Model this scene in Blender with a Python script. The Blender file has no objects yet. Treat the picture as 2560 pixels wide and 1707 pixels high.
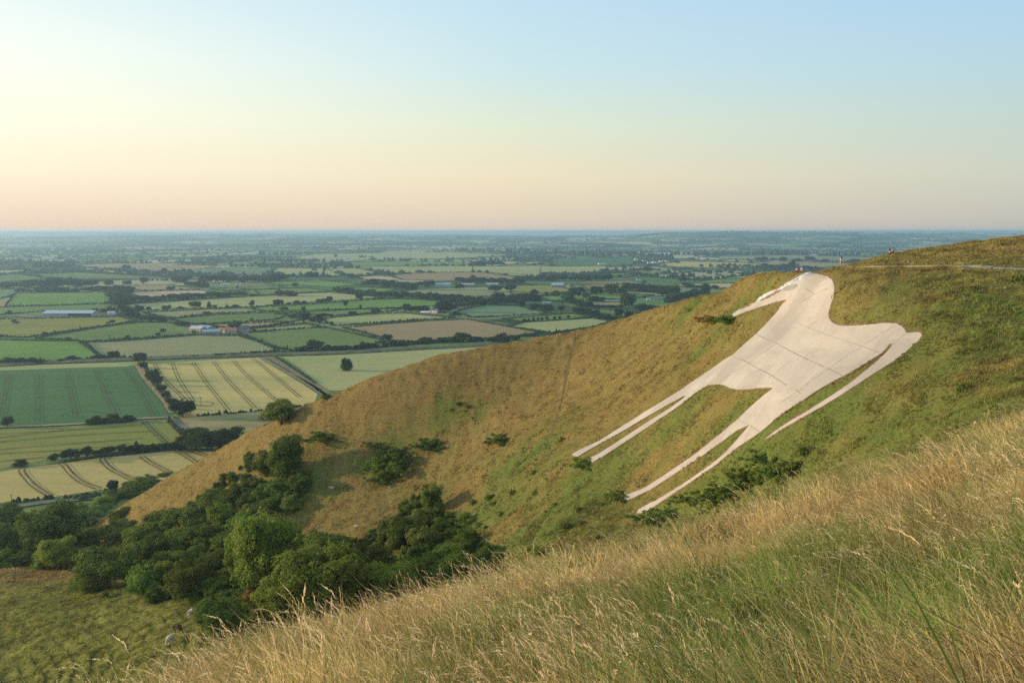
import bpy, bmesh, math, random
import numpy as np
from mathutils import Vector, Matrix, noise as mnoise
from mathutils.geometry import delaunay_2d_cdt
R = math.radians
rng = np.random.default_rng(7)
random.seed(7)
SC = bpy.context.scene
COL = SC.collection
# ------------------------------------------------------------------ camera frame (source photo 2560x1707)
F, CU, CV, VH = 1991.0, 1280.0, 853.5, 578.5
PITCH = math.atan((CV - VH) / F)
cp, sp = math.cos(PITCH), math.sin(PITCH)
ZP = -130.0                                   # level of the plain, camera at z = 0
def ray(u, v):
    "pixel of the photo -> (a, s): horizontal and vertical slope of the sight line per metre of y"
    u = np.asarray(u, float); v = np.asarray(v, float)
    p = (u - CU) / F; q = (CV - v) / F
    dy = cp + q * sp; dz = -sp + q * cp
    return p / dy, dz / dy
def proj(x, y, z):
    fy = y * cp - z * sp; up = y * sp + z * cp
    return CU + F * x / fy, CV - F * up / fy
def disp(pts):   return [(x * 1.08844, y * 1.08844) for x, y in pts]
def zoomf(x0, y0, k): return lambda pts: [(x0 + p[0] / k, y0 + p[1] / k) for p in pts]
ZA, ZB, ZC = zoomf(0, 560, 3.36), zoomf(650, 560, 3.36), zoomf(1300, 560, 3.36)
ZD, ZE, ZF = zoomf(1850, 560, 3.3127), zoomf(0, 860, 3.36), zoomf(0, 1150, 2.816)
ZG, ZH, ZI = zoomf(600, 1060, 2.904), zoomf(1400, 660, 2.4505), zoomf(1900, 630, 6.5333)
ZJ = zoomf(0, 560, 2.352); ZK = zoomf(1000, 560, 2.1382)
def on_plain(u, v, z=ZP):
    a, s = ray(u, v); y = z / s
    return float(a * y), float(y)

# ------------------------------------------------------------------ properties
def tag(o, label=None, cat=None, group=None, kind=None):
    if label: o['label'] = label
    if cat: o['category'] = cat
    if group: o['group'] = group
    if kind: o['kind'] = kind
    return o
def link(name, me, mats=(), parent=None):
    for m in (mats if isinstance(mats, (list, tuple)) else [mats]): me.materials.append(m)
    o = bpy.data.objects.new(name, me); COL.objects.link(o)
    if parent is not None: o.parent = parent
    return o
def empty(name, loc=(0, 0, 0), rz=0.0, sc=1.0):
    o = bpy.data.objects.new(name, None); COL.objects.link(o)
    o.location = loc; o.rotation_euler = (0, 0, rz); o.scale = (sc,) * 3; o.empty_display_size = 0.5
    return o
def copy_tree(o, parent=None, kids={}):
    c = o.copy(); COL.objects.link(c)
    if parent is not None: c.parent = parent
    for ch in kids.get(o.name, []): copy_tree(ch, c, kids)
    return c
def mesh_np(name, V, Fc, smooth=False, mi=None):
    "V (n,3), Fc (m,k) all faces with the same corner count"
    V = np.ascontiguousarray(V, np.float32); Fc = np.ascontiguousarray(Fc, np.int32)
    me = bpy.data.meshes.new(name); n, k = Fc.shape
    me.vertices.add(len(V)); me.vertices.foreach_set('co', V.ravel())
    me.loops.add(n * k); me.loops.foreach_set('vertex_index', Fc.ravel())
    me.polygons.add(n); me.polygons.foreach_set('loop_start', np.arange(0, n * k, k, dtype=np.int32))
    try: me.polygons.foreach_set('loop_total', np.full(n, k, np.int32))
    except Exception: pass
    if mi is not None: me.polygons.foreach_set('material_index', np.asarray(mi, np.int32))
    me.update(calc_edges=True)
    me.polygons.foreach_set('use_smooth', np.full(n, smooth, bool))
    return me
def add_attr(me, name, arr, dom='POINT'):
    arr = np.asarray(arr, np.float32)
    if arr.ndim == 2:
        at = me.attributes.new(name, 'FLOAT_VECTOR', dom); at.data.foreach_set('vector', arr.ravel())
    else:
        at = me.attributes.new(name, 'FLOAT', dom); at.data.foreach_set('value', arr)
def merge(parts):
    V, Fc, n = [], [], 0
    for v, f in parts:
        V.append(v); Fc.append(np.asarray(f) + n); n += len(v)
    return np.concatenate(V), np.concatenate(Fc)

# ------------------------------------------------------------------ noise
_L = rng.random((256, 256))
def vnoise(x, y):
    xi = np.floor(x).astype(int); yi = np.floor(y).astype(int)
    fx = x - xi; fy = y - yi; fx = fx * fx * (3 - 2 * fx); fy = fy * fy * (3 - 2 * fy)
    g = lambda i, j: _L[i & 255, j & 255]
    return ((g(xi, yi) * (1 - fx) + g(xi + 1, yi) * fx) * (1 - fy) + (g(xi, yi + 1) * (1 - fx) + g(xi + 1, yi + 1) * fx) * fy) * 2 - 1
def fbm(x, y, o=4):
    r = 0; a = 1.0; t = 0
    for i in range(o):
        r = r + a * vnoise(x * 2 ** i + 17.3 * i, y * 2 ** i + 5.1 * i); t += a; a *= .55
    return r / t
def in_poly(px, py, poly):
    poly = np.asarray(poly); c = np.zeros(np.shape(px), bool)
    x1, y1 = poly[-1]
    for x2, y2 in poly:
        if y1 != y2:
            c ^= ((y2 > py) != (y1 > py)) & (px < (x1 - x2) * (py - y2) / (y1 - y2) + x2)
        x1, y1 = x2, y2
    return c

# ------------------------------------------------------------------ the downs: profile per bearing
CREST = [(-900,1330,330),(-300,1265,320),(0,1200,300),(110,1203,292),(215,1205,285),(300,1150,281),(400,1090,276),(500,1034,266),(600,975,256),(700,925,249),(800,884,246),(850,862,246),
  (900,845,246),(1000,813,247),(1100,792,249),(1200,776,250),(1300,760,250),(1400,737,243),(1500,704,225),(1570,685,210),(1610,677,202),(1640,671,195),(1667,661,187),(1688,646,181),(1705,634,176),
  (1736,623,167),(1762,620,161),(1785,620,156),(1820,620,150),(1850,622,146),(1880,620,142),(1910,615,140),(1940,610,139),(1980,598,141),(2030,583,145),(2100,571,146),(2200,557,144),(2352,539,140),(2700,529,135),(3600,529,130)]
EDGE = [(-1400,2335,9),(-400,1977,10),(0,1810,11),(200,1719,12),(380,1630,14),(500,1574,16),(650,1509,18),(800,1456,20),(900,1428,22),(1100,1375,25),(1300,1316,27),(1500,1258,29),(1700,1206,31),(1850,1153,32),(2000,1102,33),(2150,1052,34),(2352,990,36),(2700,894,38),(3600,753,40)]
CTRL = [(0,1260,240),(0,1305,198),(0,1568,120),(250,1450,134),(250,1568,105),(450,1400,134),(450,1568,92),(250,1330,178),(450,1150,238),(500,1250,190),
  (655,1090,222),(700,1300,165),(900,1300,150),(700,1200,197),(800,1200,190),(800,1000,230),(1100,1200,165),(1100,1000,210),(1100,1300,140),
  (1300,1050,162),(1300,900,210),(1333,1052,156),(1450,1158,130),(1660,885,134),(1675,720,166),(1880,640,138),(2115,765,104),(1760,1005,108),(2050,790,106),(1800,700,146),(1800,860,118),
  (2352,620,116),(2352,800,90),(2352,930,74),(2100,1000,83),(1850,1070,94),(1500,1250,112),(1250,1250,128),(1500,900,162),(1600,790,172),(1940,625,134),(2150,612,126),(2250,612,121),(2030,600,137)]
def curve(L):
    L = np.array(L, float); a, s = ray(L[:, 0] * 1.08844, L[:, 1] * 1.08844); return a, s, L[:, 2]
ca, cs, cd = curve(CREST); ea, es, ed = curve(EDGE); ka, ks, kd = curve(CTRL)
sel = slice(2, -2)
PA = np.concatenate([ka, ca[sel]]); PS = np.concatenate([ks, cs[sel]]); PD = np.log(np.concatenate([kd, cd[sel]]))
def tps(ax, sx, bx, tx):
    r2 = (ax[:, None] - bx[None]) ** 2 + 2.2 * (sx[:, None] - tx[None]) ** 2
    return .5 * r2 * np.log(r2 + 1e-12)
n = len(PA); K = tps(PA, PS, PA, PS) - 1e-4 * np.eye(n)
M = np.zeros((n + 3, n + 3)); M[:n, :n] = K; M[:n, n] = 1; M[:n, n + 1] = PA; M[:n, n + 2] = PS; M[n:, :n] = M[:n, n:].T
W = np.linalg.solve(M, np.concatenate([PD, [0, 0, 0]]))
def depth(a, s):
    a = np.clip(a, -.68, .68)
    return np.exp(tps(a, s, PA, PS) @ W[:n] + W[n] + W[n + 1] * a + W[n + 2] * s)
def pchip(x, y, q):
    h = np.diff(x); d = np.diff(y) / h; m = np.zeros(len(x))
    ok = d[:-1] * d[1:] > 0
    w1 = 2 * h[1:] + h[:-1]; w2 = h[1:] + 2 * h[:-1]
    with np.errstate(all='ignore'): mm = (w1 + w2) / (w1 / d[:-1] + w2 / d[1:])
    m[1:-1] = np.where(ok, mm, 0); m[0] = d[0]; m[-1] = d[-1]
    i = np.clip(np.searchsorted(x, q) - 1, 0, len(h) - 1); t = (q - x[i]) / h[i]
    return ((1 + 2 * t) * (1 - t) ** 2 * y[i] + t * (1 - t) ** 2 * h[i] * m[i] + t * t * (3 - 2 * t) * y[i + 1] + t * t * (t - 1) * h[i] * m[i + 1])
AG = np.concatenate([np.linspace(-1.5, -.76, 50), np.linspace(-.75, .75, 1000), np.linspace(.76, 1.5, 50)])
LG = np.linspace(math.log(.35), math.log(1400), 640); DG = np.exp(LG)
def smooth1(x, y, q, w=.006):
    qq = q[:, None] + np.linspace(-1.5, 1.5, 7)[None] * w
    return np.interp(qq, x, y).mean(1)
sC, dC = smooth1(ca, cs, AG, .003), smooth1(ca, cd, AG, .012); sE, dE = smooth1(ea, es, AG, .012), smooth1(ea, ed, AG, .02)
T = np.zeros((len(AG), len(LG)))
DLO = np.zeros(len(AG))
for i, a in enumerate(AG):
    q = -1.65 / dE[i] ** 2; p = sE[i] + 3.3 / dE[i]
    dn = np.array([.2, .5, 1, 2, 4, 6, 9, 12, 16, 20, 26, 32, 38, 44, 50]); dn = dn[dn < dE[i] * 1.35]
    X = list(dn); Y = list(-1.65 + p * dn + q * dn * dn)
    sv = np.linspace(min(sE[i] - .015, sC[i] - .03), sC[i], 64)
    dv = depth(np.full(64, a), sv); off = dC[i] - dv[-1]; dv += off * np.linspace(0, 1, 64) ** 8
    for k in range(62, -1, -1): dv[k] = min(dv[k], dv[k + 1] - .3)
    DLO[i] = dv[0]
    zl = sv[0] * dv[0]; dm = X[-1] * .45 + dv[0] * .55
    line = Y[-1] + (zl - Y[-1]) * .55
    X.append(dm); Y.append(min(line - .05 * (dv[0] - X[-2]), line))
    X += list(dv); Y += list(sv * dv)
    zc = Y[-1]; d0 = dC[i]
    for dd, dz in ((9, 1.1), (22, 5.5), (45, 18)):
        X.append(d0 + dd); Y.append(max(sC[i] * (d0 + dd) - dz, ZP - 1.2 - dd * .001))
    ze = Y[-1]; X.append(X[-1] + max(20, (ze - ZP) / .5)); Y.append(ZP - 1.5); X.append(max(1500, X[-1] + 10)); Y.append(ZP - 1.6)
    T[i] = pchip(np.array(X), np.array(Y), DG)
k5 = np.exp(-.5 * (np.arange(-6, 7) / 2.2) ** 2); k5 /= k5.sum()
Tp = np.pad(T, ((6, 6), (0, 0)), 'edge'); T = sum(k5[j] * Tp[j:j + len(AG)] for j in range(13))
_k = np.exp(-.5 * (np.arange(-4, 5) / 1.6) ** 2); _k /= _k.sum(); _Tp = np.pad(T, ((0, 0), (4, 4)), 'edge'); _Ts = sum(_k[j] * _Tp[:, j:j + len(LG)] for j in range(9)); _f = np.clip((DG - 60) / 20, 0, 1)[None] * (DG < 260)[None]; T = T * (1 - _f) + _Ts * _f
def interpT(a, D):
    x = np.interp(a, AG, np.arange(len(AG))); y = (np.log(np.maximum(D, .36)) - LG[0]) / (LG[1] - LG[0])
    i = np.clip(x.astype(int), 0, len(AG) - 2); j = np.clip(y.astype(int), 0, len(LG) - 2); fx = x - i; fy = y - j
    return (T[i, j] * (1 - fx) + T[i + 1, j] * fx) * (1 - fy) + (T[i, j + 1] * (1 - fx) + T[i + 1, j + 1] * fx) * fy
def terr(x, y):
    "terracettes trodden by the cattle on the lower bowl: phase across a step, where, how strong"
    a = x / np.maximum(y, .01); w = np.clip((-.22 - a) / .08, 0, 1) * np.clip((178 - y) / 25, 0, 1) * np.clip((y - 80) / 12, 0, 1)
    r = np.hypot(x + 118, y - 92) + 1.5 * fbm(x / 13, y / 13, 3) + .22 * fbm(x / 3, y / 3, 2)
    return (r / 2.4) % 1.0, w, np.clip(.55 + 1.3 * fbm(x / 14 + 5, y / 14, 2) + .5 * np.clip((x + 92) / 30, -1, 1), 0, 1)
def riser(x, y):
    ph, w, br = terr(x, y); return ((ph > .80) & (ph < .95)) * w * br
def micro(x, y):
    D = np.hypot(x, y)
    far = np.clip((D - 40) / 60, 0, 1)
    m = far * (.42 * fbm(x / 11, y / 11, 3) + .25 * fbm(x / 1.9, y / 1.9, 2)) + (1 - far) * .07 * fbm(x / .9, y / .9, 3)
    ph, w, br = terr(x, y); m = m + w * br * .42 * (np.minimum(ph / .72, (1 - ph) / .28) - .5)
    return m
Xg = AG[:, None] * DG[None]; Yg = np.broadcast_to(DG[None], T.shape)
def ground(x, y):
    x = np.asarray(x, float); y = np.asarray(y, float)
    return interpT(x / y, y)
def hit(u, v, near=False):
    "sight line of a photo pixel -> first point on the downs (the far side of the coombe unless near)"
    a, s = ray(u, v); a = float(a); s = float(s)
    col = interpT(np.full(len(DG), a), DG)
    lo = 0 if near else np.interp(a, AG, DLO) * .97
    ok = np.nonzero((col > s * DG) & (DG > lo))[0]
    if not len(ok): return None
    j = ok[0]
    if j == 0: D = DG[0]
    else:
        e0 = s * DG[j - 1] - col[j - 1]; e1 = s * DG[j] - col[j]
        D = DG[j - 1] + (DG[j] - DG[j - 1]) * (e0 / (e0 - e1) if e0 > 0 else 0)
    return a * D, D, float(interpT(np.array([a]), np.array([D]))[0])

# ------------------------------------------------------------------ horse outline in the photo
HORSE = ZH([(1590,32),(1570,62),(1600,68),(1640,80),(1665,98),(1678,130),(1680,170),(1672,210),(1658,250),(1648,285),(1643,310),(1648,335),(1665,358),(1690,373),(1720,380),(1780,380),(1850,377),(1920,370),
 (1990,363),(2050,365),(2075,372),(2100,390),(2115,410),(2118,424),(2150,422),(2195,418),(2212,428),(2216,445),(2190,475),(2150,510),(2110,545),(2050,590),(1980,635),(1900,685),(1800,750),(1700,815),(1600,875),
 (1500,930),(1400,987),(1320,1037),(1252,1077),(1300,1037),(1400,969),(1500,910),(1600,847),(1700,783),(1780,728),(1860,664),(1930,606),(1985,556),(2015,525),(2033,495),(2022,488),(2005,510),(1970,545),(1900,590),
 (1820,640),(1740,685),(1650,730),(1560,785),(1480,840),(1400,890),(1340,930),(1290,975),(1250,1010),(1225,1030),(1200,1048),(1150,1080),(1090,1120),(1010,1182),(960,1225),(900,1265),(820,1320),(740,1375),
 (660,1427),(600,1468),(550,1500),(500,1525),(470,1525),(480,1503),(540,1470),(600,1440),(680,1392),(760,1342),(840,1287),(920,1232),(980,1184),(1010,1158),(1050,1115),(1100,1058),(1140,1012),(1158,988),(1145,991),
 (1080,1021),(1000,1080),(930,1131),(850,1188),(760,1245),(650,1318),(560,1377),(450,1430),(410,1446),(398,1446),(390,1418),(450,1398),(520,1370),(600,1318),(700,1252),(830,1162),(930,1083),(1000,1025),(1085,955),
 (1140,900),(1200,845),(1260,795),(1305,762),(1285,758),(1215,760),(1150,768),(1080,770),(1040,760),(1005,742),(960,738),(910,742),(870,765),(830,790),(790,820),(740,860),(680,902),(600,955),(520,1010),(440,1062),
 (370,1107),(300,1155),(240,1190),(200,1212),(172,1216),(163,1204),(180,1188),(230,1165),(300,1122),(380,1070),(460,1018),(540,965),(620,915),(690,870),(740,834),(775,806),(755,810),(700,840),(640,872),(560,918),
 (480,965),(400,1013),(330,1053),(260,1090),(200,1124),(150,1153),(110,1179),(80,1179),(74,1164),(110,1143),(170,1114),(240,1083),(310,1038),(380,993),(450,950),(520,905),(600,857),(680,808),(740,771),(800,728),
 (860,688),(920,648),(1000,590),(1060,555),(1120,500),(1200,430),(1260,370),(1320,305),(1355,255),(1385,222),(1370,222),(1300,240),(1230,262),(1160,285),(1110,305),(1065,322),(1040,320),(1060,305),(1110,270),
 (1180,240),(1240,212),(1300,190),(1340,172),(1370,150),(1400,125),(1440,100),(1480,72),(1530,52)])
def densify(P, step, closed=True):
    o = []; n_ = len(P)
    for i in range(n_ if closed else n_ - 1):
        p, q = P[i], P[(i + 1) % n_]; k = max(1, int(math.hypot(q[0] - p[0], q[1] - p[1]) / step))
        o += [(p[0] + (q[0] - p[0]) * j / k, p[1] + (q[1] - p[1]) * j / k) for j in range(k)]
    if not closed: o.append(P[-1])
    return o
def drape_pts(P): return [(h[0], h[1]) for h in (hit(*p) for p in P) if h]
HXY = drape_pts(densify(HORSE, 8))
T0 = T.copy()
_m = in_poly(Xg, Yg, np.array(HXY)).astype(float) * (Yg > 60)
for _ in range(7):
    _m[1:-1] = np.maximum(_m[1:-1], np.maximum(_m[:-2], _m[2:]) * .86); _m[:, 1:-1] = np.maximum(_m[:, 1:-1], np.maximum(_m[:, :-2], _m[:, 2:]) * .86)
T = T + micro(Xg, Yg) * np.clip((1400 - Yg) / 900, 0, 1) * (T > ZP - .5) * (1 - np.clip(_m * 1.15, 0, 1))
def hit2(u, v):
    for k in range(0, 60, 2):
        h = hit(u, v + k)
        if h: return h
# ------------------------------------------------------------------ node helpers
def mat(name):
    m = bpy.data.materials.new(name); m.use_nodes = True; nt = m.node_tree; nt.nodes.clear()
    out = nt.nodes.new('ShaderNodeOutputMaterial'); return m, nt, out
def nd(nt, typ, inp=None, **kw):
    x = nt.nodes.new(typ)
    for k, v in kw.items(): setattr(x, k, v)
    for k, v in (inp or {}).items():
        if isinstance(v, bpy.types.NodeSocket): nt.links.new(v, x.inputs[k])
        else: x.inputs[k].default_value = v
    return x
def c4(c): return (c[0], c[1], c[2], 1)
def mixc(nt, fac, a, b, mode='MIX'):
    m = nt.nodes.new('ShaderNodeMix'); m.data_type = 'RGBA'; m.blend_type = mode
    for k, v in ((0, fac), (6, a), (7, b)):
        if isinstance(v, bpy.types.NodeSocket): nt.links.new(v, m.inputs[k])
        else: m.inputs[k].default_value = v if k == 0 else c4(v)
    return m.outputs[2]
def nz(nt, scale, detail=3, vec=None, rough=.55):
    t = nd(nt, 'ShaderNodeTexNoise', {'Scale': scale, 'Detail': detail, 'Roughness': rough})
    if vec is not None: nt.links.new(vec, t.inputs['Vector'])
    return t.outputs['Fac']
def rampf(nt, fac, lo, hi, a=0., b=1.):
    m = nd(nt, 'ShaderNodeMapRange', {0: fac, 1: lo, 2: hi, 3: a, 4: b}); return m.outputs[0]
def vscale(nt, f):
    def g(vec, s):
        v = nd(nt, 'ShaderNodeVectorMath', operation='MULTIPLY'); nt.links.new(vec, v.inputs[0]); v.inputs[1].default_value = s; return v.outputs[0]
    return g
def diffuse(name, col, var=.25, scale=1.0, rough=.9, bump=0., spec=.2, metallic=0.):
    m, nt, out = mat(name)
    g = nd(nt, 'ShaderNodeNewGeometry'); f = nz(nt, scale, 4, g.outputs['Position'])
    c = mixc(nt, rampf(nt, f, .3, .7), [x * (1 - var) for x in col], [min(1, x * (1 + var)) for x in col])
    b = nd(nt, 'ShaderNodeBsdfPrincipled', {'Base Color': c, 'Roughness': rough, 'Metallic': metallic, 'Specular IOR Level': spec})
    if bump:
        bp = nd(nt, 'ShaderNodeBump', {'Height': f, 'Distance': bump, 'Strength': .8}); nt.links.new(bp.outputs[0], b.inputs['Normal'])
    nt.links.new(b.outputs[0], out.inputs[0]); return m
def leafmat(name, c1, c2, trans=.35, instancer=False, rand=.25):
    "foliage: colour drifts from clump to clump, a little light comes through"
    m, nt, out = mat(name)
    g = nd(nt, 'ShaderNodeNewGeometry'); oi = nd(nt, 'ShaderNodeObjectInfo')
    tc = nd(nt, 'ShaderNodeTexCoord')
    f = nz(nt, 9.0, 3, tc.outputs['Object'])
    c = mixc(nt, rampf(nt, f, .33, .67), c1, c2)
    f2 = nd(nt, 'ShaderNodeMath', {0: oi.outputs['Random'], 1: rand * 2}, operation='MULTIPLY_ADD'); f2.inputs[2].default_value = 1 - rand
    hs = nd(nt, 'ShaderNodeHueSaturation', {'Color': c, 'Value': f2.outputs[0], 'Hue': .5, 'Saturation': 1.0})
    hu = nd(nt, 'ShaderNodeMath', {0: oi.outputs['Random'], 1: 37.7}, operation='MULTIPLY'); fr = nd(nt, 'ShaderNodeMath', {0: hu.outputs[0]}, operation='FRACT')
    h2 = nd(nt, 'ShaderNodeMath', {0: fr.outputs[0], 1: .028}, operation='MULTIPLY_ADD'); h2.inputs[2].default_value = .476; nt.links.new(h2.outputs[0], hs.inputs['Hue'])
    d = nd(nt, 'ShaderNodeBsdfDiffuse', {'Color': hs.outputs[0]}); t = nd(nt, 'ShaderNodeBsdfTranslucent', {'Color': hs.outputs[0]})
    mx = nd(nt, 'ShaderNodeMixShader', {0: trans, 1: d.outputs[0], 2: t.outputs[0]})
    nt.links.new(mx.outputs[0], out.inputs[0]); return m
SKY_STR, NISH = 1.05, .12
SUN_E, SUN_COL, EXPO = 4.4, (1.0, .82, .58), .08
HAZE, HAZE_COL = 1.1e-4, (.55, .78, 1.0)
# ================================================================== light, sky, camera, air
SUN_EL, SUN_AZ = R(9.5), R(-84)
sd = Vector((math.sin(SUN_AZ) * math.cos(SUN_EL), math.cos(SUN_AZ) * math.cos(SUN_EL), math.sin(SUN_EL)))
w = bpy.data.worlds.new('World'); SC.world = w; w.use_nodes = True; nt = w.node_tree; nt.nodes.clear()
out = nd(nt, 'ShaderNodeOutputWorld')
sky = nd(nt, 'ShaderNodeTexSky', sky_type='NISHITA', sun_disc=False, sun_elevation=SUN_EL, sun_rotation=SUN_AZ, altitude=200, air_density=1.0, dust_density=1.5, ozone_density=1.0)
def lin(c): return tuple(((x / 255 + .055) / 1.055) ** 2.4 if x > 10 else x / 255 / 12.92 for x in c)
geo = nd(nt, 'ShaderNodeNewGeometry'); nrm = nd(nt, 'ShaderNodeVectorMath', operation='SCALE'); nt.links.new(geo.outputs['Incoming'], nrm.inputs[0]); nrm.inputs['Scale'].default_value = -1
sx_ = nd(nt, 'ShaderNodeSeparateXYZ', {0: nrm.outputs[0]})
az = nd(nt, 'ShaderNodeVectorMath', operation='DOT_PRODUCT'); nt.links.new(nrm.outputs[0], az.inputs[0]); az.inputs[1].default_value = (sd.x / math.cos(SUN_EL), sd.y / math.cos(SUN_EL), 0)
hx = nd(nt, 'ShaderNodeMath', {0: sx_.outputs[2], 1: sx_.outputs[2]}, operation='MULTIPLY'); h1 = nd(nt, 'ShaderNodeMath', {0: 1.0, 1: hx.outputs[0]}, operation='SUBTRACT'); h2 = nd(nt, 'ShaderNodeMath', {0: h1.outputs[0]}, operation='SQRT')
h3 = nd(nt, 'ShaderNodeMath', {0: h2.outputs[0], 1: .05}, operation='MAXIMUM'); azn = nd(nt, 'ShaderNodeMath', {0: az.outputs['Value'], 1: h3.outputs[0]}, operation='DIVIDE')
EL = [-.02, .005, .065, .125, .19, .30, .55, 1.0]
SUNW = [(236,208,188), (236,208,186), (252,239,212), (255,253,229), (248,254,242), (212,236,245), (158,180,195), (150,168,185)]
MIDW = [(222,204,188), (220,203,185), (236,222,190), (224,231,207), (203,228,230), (186,219,241), (158,180,195), (150,168,185)]
AWAY = [(196,190,182), (194,189,180), (202,205,190), (190,210,206), (178,210,226), (163,203,236), (158,180,195), (150,168,185)]
HOT = [(255,215,160), (255,215,160), (255,235,180), (255,250,215), (250,252,235), (205,232,245), (158,180,195), (150,168,185)]
def ramp(cols, k=1.0):
    r_ = nd(nt, 'ShaderNodeValToRGB'); nt.links.new(rampf(nt, sx_.outputs[2], -.02, 1.0), r_.inputs[0]); e = r_.color_ramp.elements; r_.color_ramp.interpolation = 'B_SPLINE' if False else 'EASE' if False else 'LINEAR'
    while len(e) < len(cols): e.new(.5)
    for q_, (p_, c_) in enumerate(zip(EL, cols)): e[q_].position = (p_ + .02) / 1.02; e[q_].color = c4([v * k for v in lin(c_)])
    return r_.outputs[0]
A1 = mixc(nt, rampf(nt, azn.outputs[0], -.45, .10), ramp(AWAY), ramp(MIDW)); A2 = mixc(nt, rampf(nt, azn.outputs[0], .10, .63), A1, ramp(SUNW)); A3 = mixc(nt, rampf(nt, azn.outputs[0], .63, 1.0), A2, ramp(HOT))
ns = nd(nt, 'ShaderNodeVectorMath', operation='SCALE'); nt.links.new(sky.outputs[0], ns.inputs[0]); ns.inputs['Scale'].default_value = NISH
fin = mixc(nt, .90, ns.outputs[0], A3)
bg = nd(nt, 'ShaderNodeBackground', {'Color': fin, 'Strength': SKY_STR}); nt.links.new(bg.outputs[0], out.inputs[0])
sl = bpy.data.lights.new('sun', 'SUN'); sl.energy = SUN_E; sl.angle = R(.55); sl.color = SUN_COL
so = bpy.data.objects.new('sun', sl); COL.objects.link(so); so.rotation_euler = sd.to_track_quat('Z', 'Y').to_euler(); so.location = (-200, 60, 80)
cam = bpy.data.cameras.new('camera'); co = bpy.data.objects.new('camera', cam); COL.objects.link(co); SC.camera = co
cam.sensor_width = 36; cam.lens = F * 36 / 2560; cam.clip_start = .1; cam.clip_end = 120000
co.location = (0, 0, 0); co.rotation_euler = (math.pi / 2 - PITCH, 0, 0)
SC.view_settings.view_transform = 'Standard'; SC.view_settings.look = 'None'; SC.view_settings.exposure = EXPO; SC.view_settings.gamma = 1
SC.cycles.use_denoising = False
try: SC.cycles.denoiser = 'OPENIMAGEDENOISE'; SC.cycles.denoising_input_passes = 'RGB_ALBEDO_NORMAL'
except Exception: pass
SC.cycles.max_bounces = 4; SC.cycles.diffuse_bounces = 2; SC.cycles.transmission_bounces = 3; SC.cycles.volume_bounces = 1; SC.cycles.glossy_bounces = 2
SC.cycles.use_adaptive_sampling = True; SC.cycles.adaptive_threshold = .02
if HAZE:
    bpy.context.view_layer.update()
    me = bpy.data.meshes.new('haze'); bm = bmesh.new()
    vs = [bm.verts.new((x, y, z)) for x in (-62000, 62000) for y in (-900, 47000) for z in (-133, 14)]
    for f in ((0, 1, 3, 2), (4, 6, 7, 5), (0, 4, 5, 1), (2, 3, 7, 6), (0, 2, 6, 4), (1, 5, 7, 3)): bm.faces.new([vs[i] for i in f])
    bmesh.ops.recalc_face_normals(bm, faces=bm.faces); bm.to_mesh(me); bm.free()
    m, nt, out = mat('haze')
    pv = nd(nt, 'ShaderNodeVolumePrincipled', {'Color': c4(HAZE_COL), 'Density': HAZE, 'Anisotropy': .5}); nt.links.new(pv.outputs[0], out.inputs['Volume'])
    hz = link('haze', me, m); tag(hz, 'pale blue evening haze lying over the whole vale', None, None, 'stuff')

# ================================================================== colours of the turf by place
def gauss(x, y, cx, cy, r): return np.exp(-((x - cx) ** 2 + (y - cy) ** 2) / (2 * r * r))
GREENS = [(900,1050,6,1.0),(1040,960,6,.8),(1200,1050,9,.6),(1500,1260,16,.8),(1700,1130,9,.9),(1800,1060,8,.9),(1330,1130,9,.8),(1160,1150,10,.7),(1230,1230,12,.7),(1030,1270,10,.5),
  (1660,745,6,.7),(1585,710,5,.8),(2250,760,14,.6),(2050,950,10,.6),(2280,950,12,.6),(700,1110,9,.6),(960,1170,6,.5),(620,1130,7,.5),(300,1350,8,.4),(1850,960,8,.4),(1560,960,8,.35)]
_gp = []
for (x, y, r, w_) in GREENS:
    h = hit(x * 1.08844, y * 1.08844)
    if h: _gp.append((h[0], h[1], r, w_))
STRAW = np.array((.50, .36, .14)); BROWN = np.array((.43, .27, .10)); OLIVE = np.array((.33, .28, .085)); GREEN = np.array((.18, .25, .055))
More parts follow.
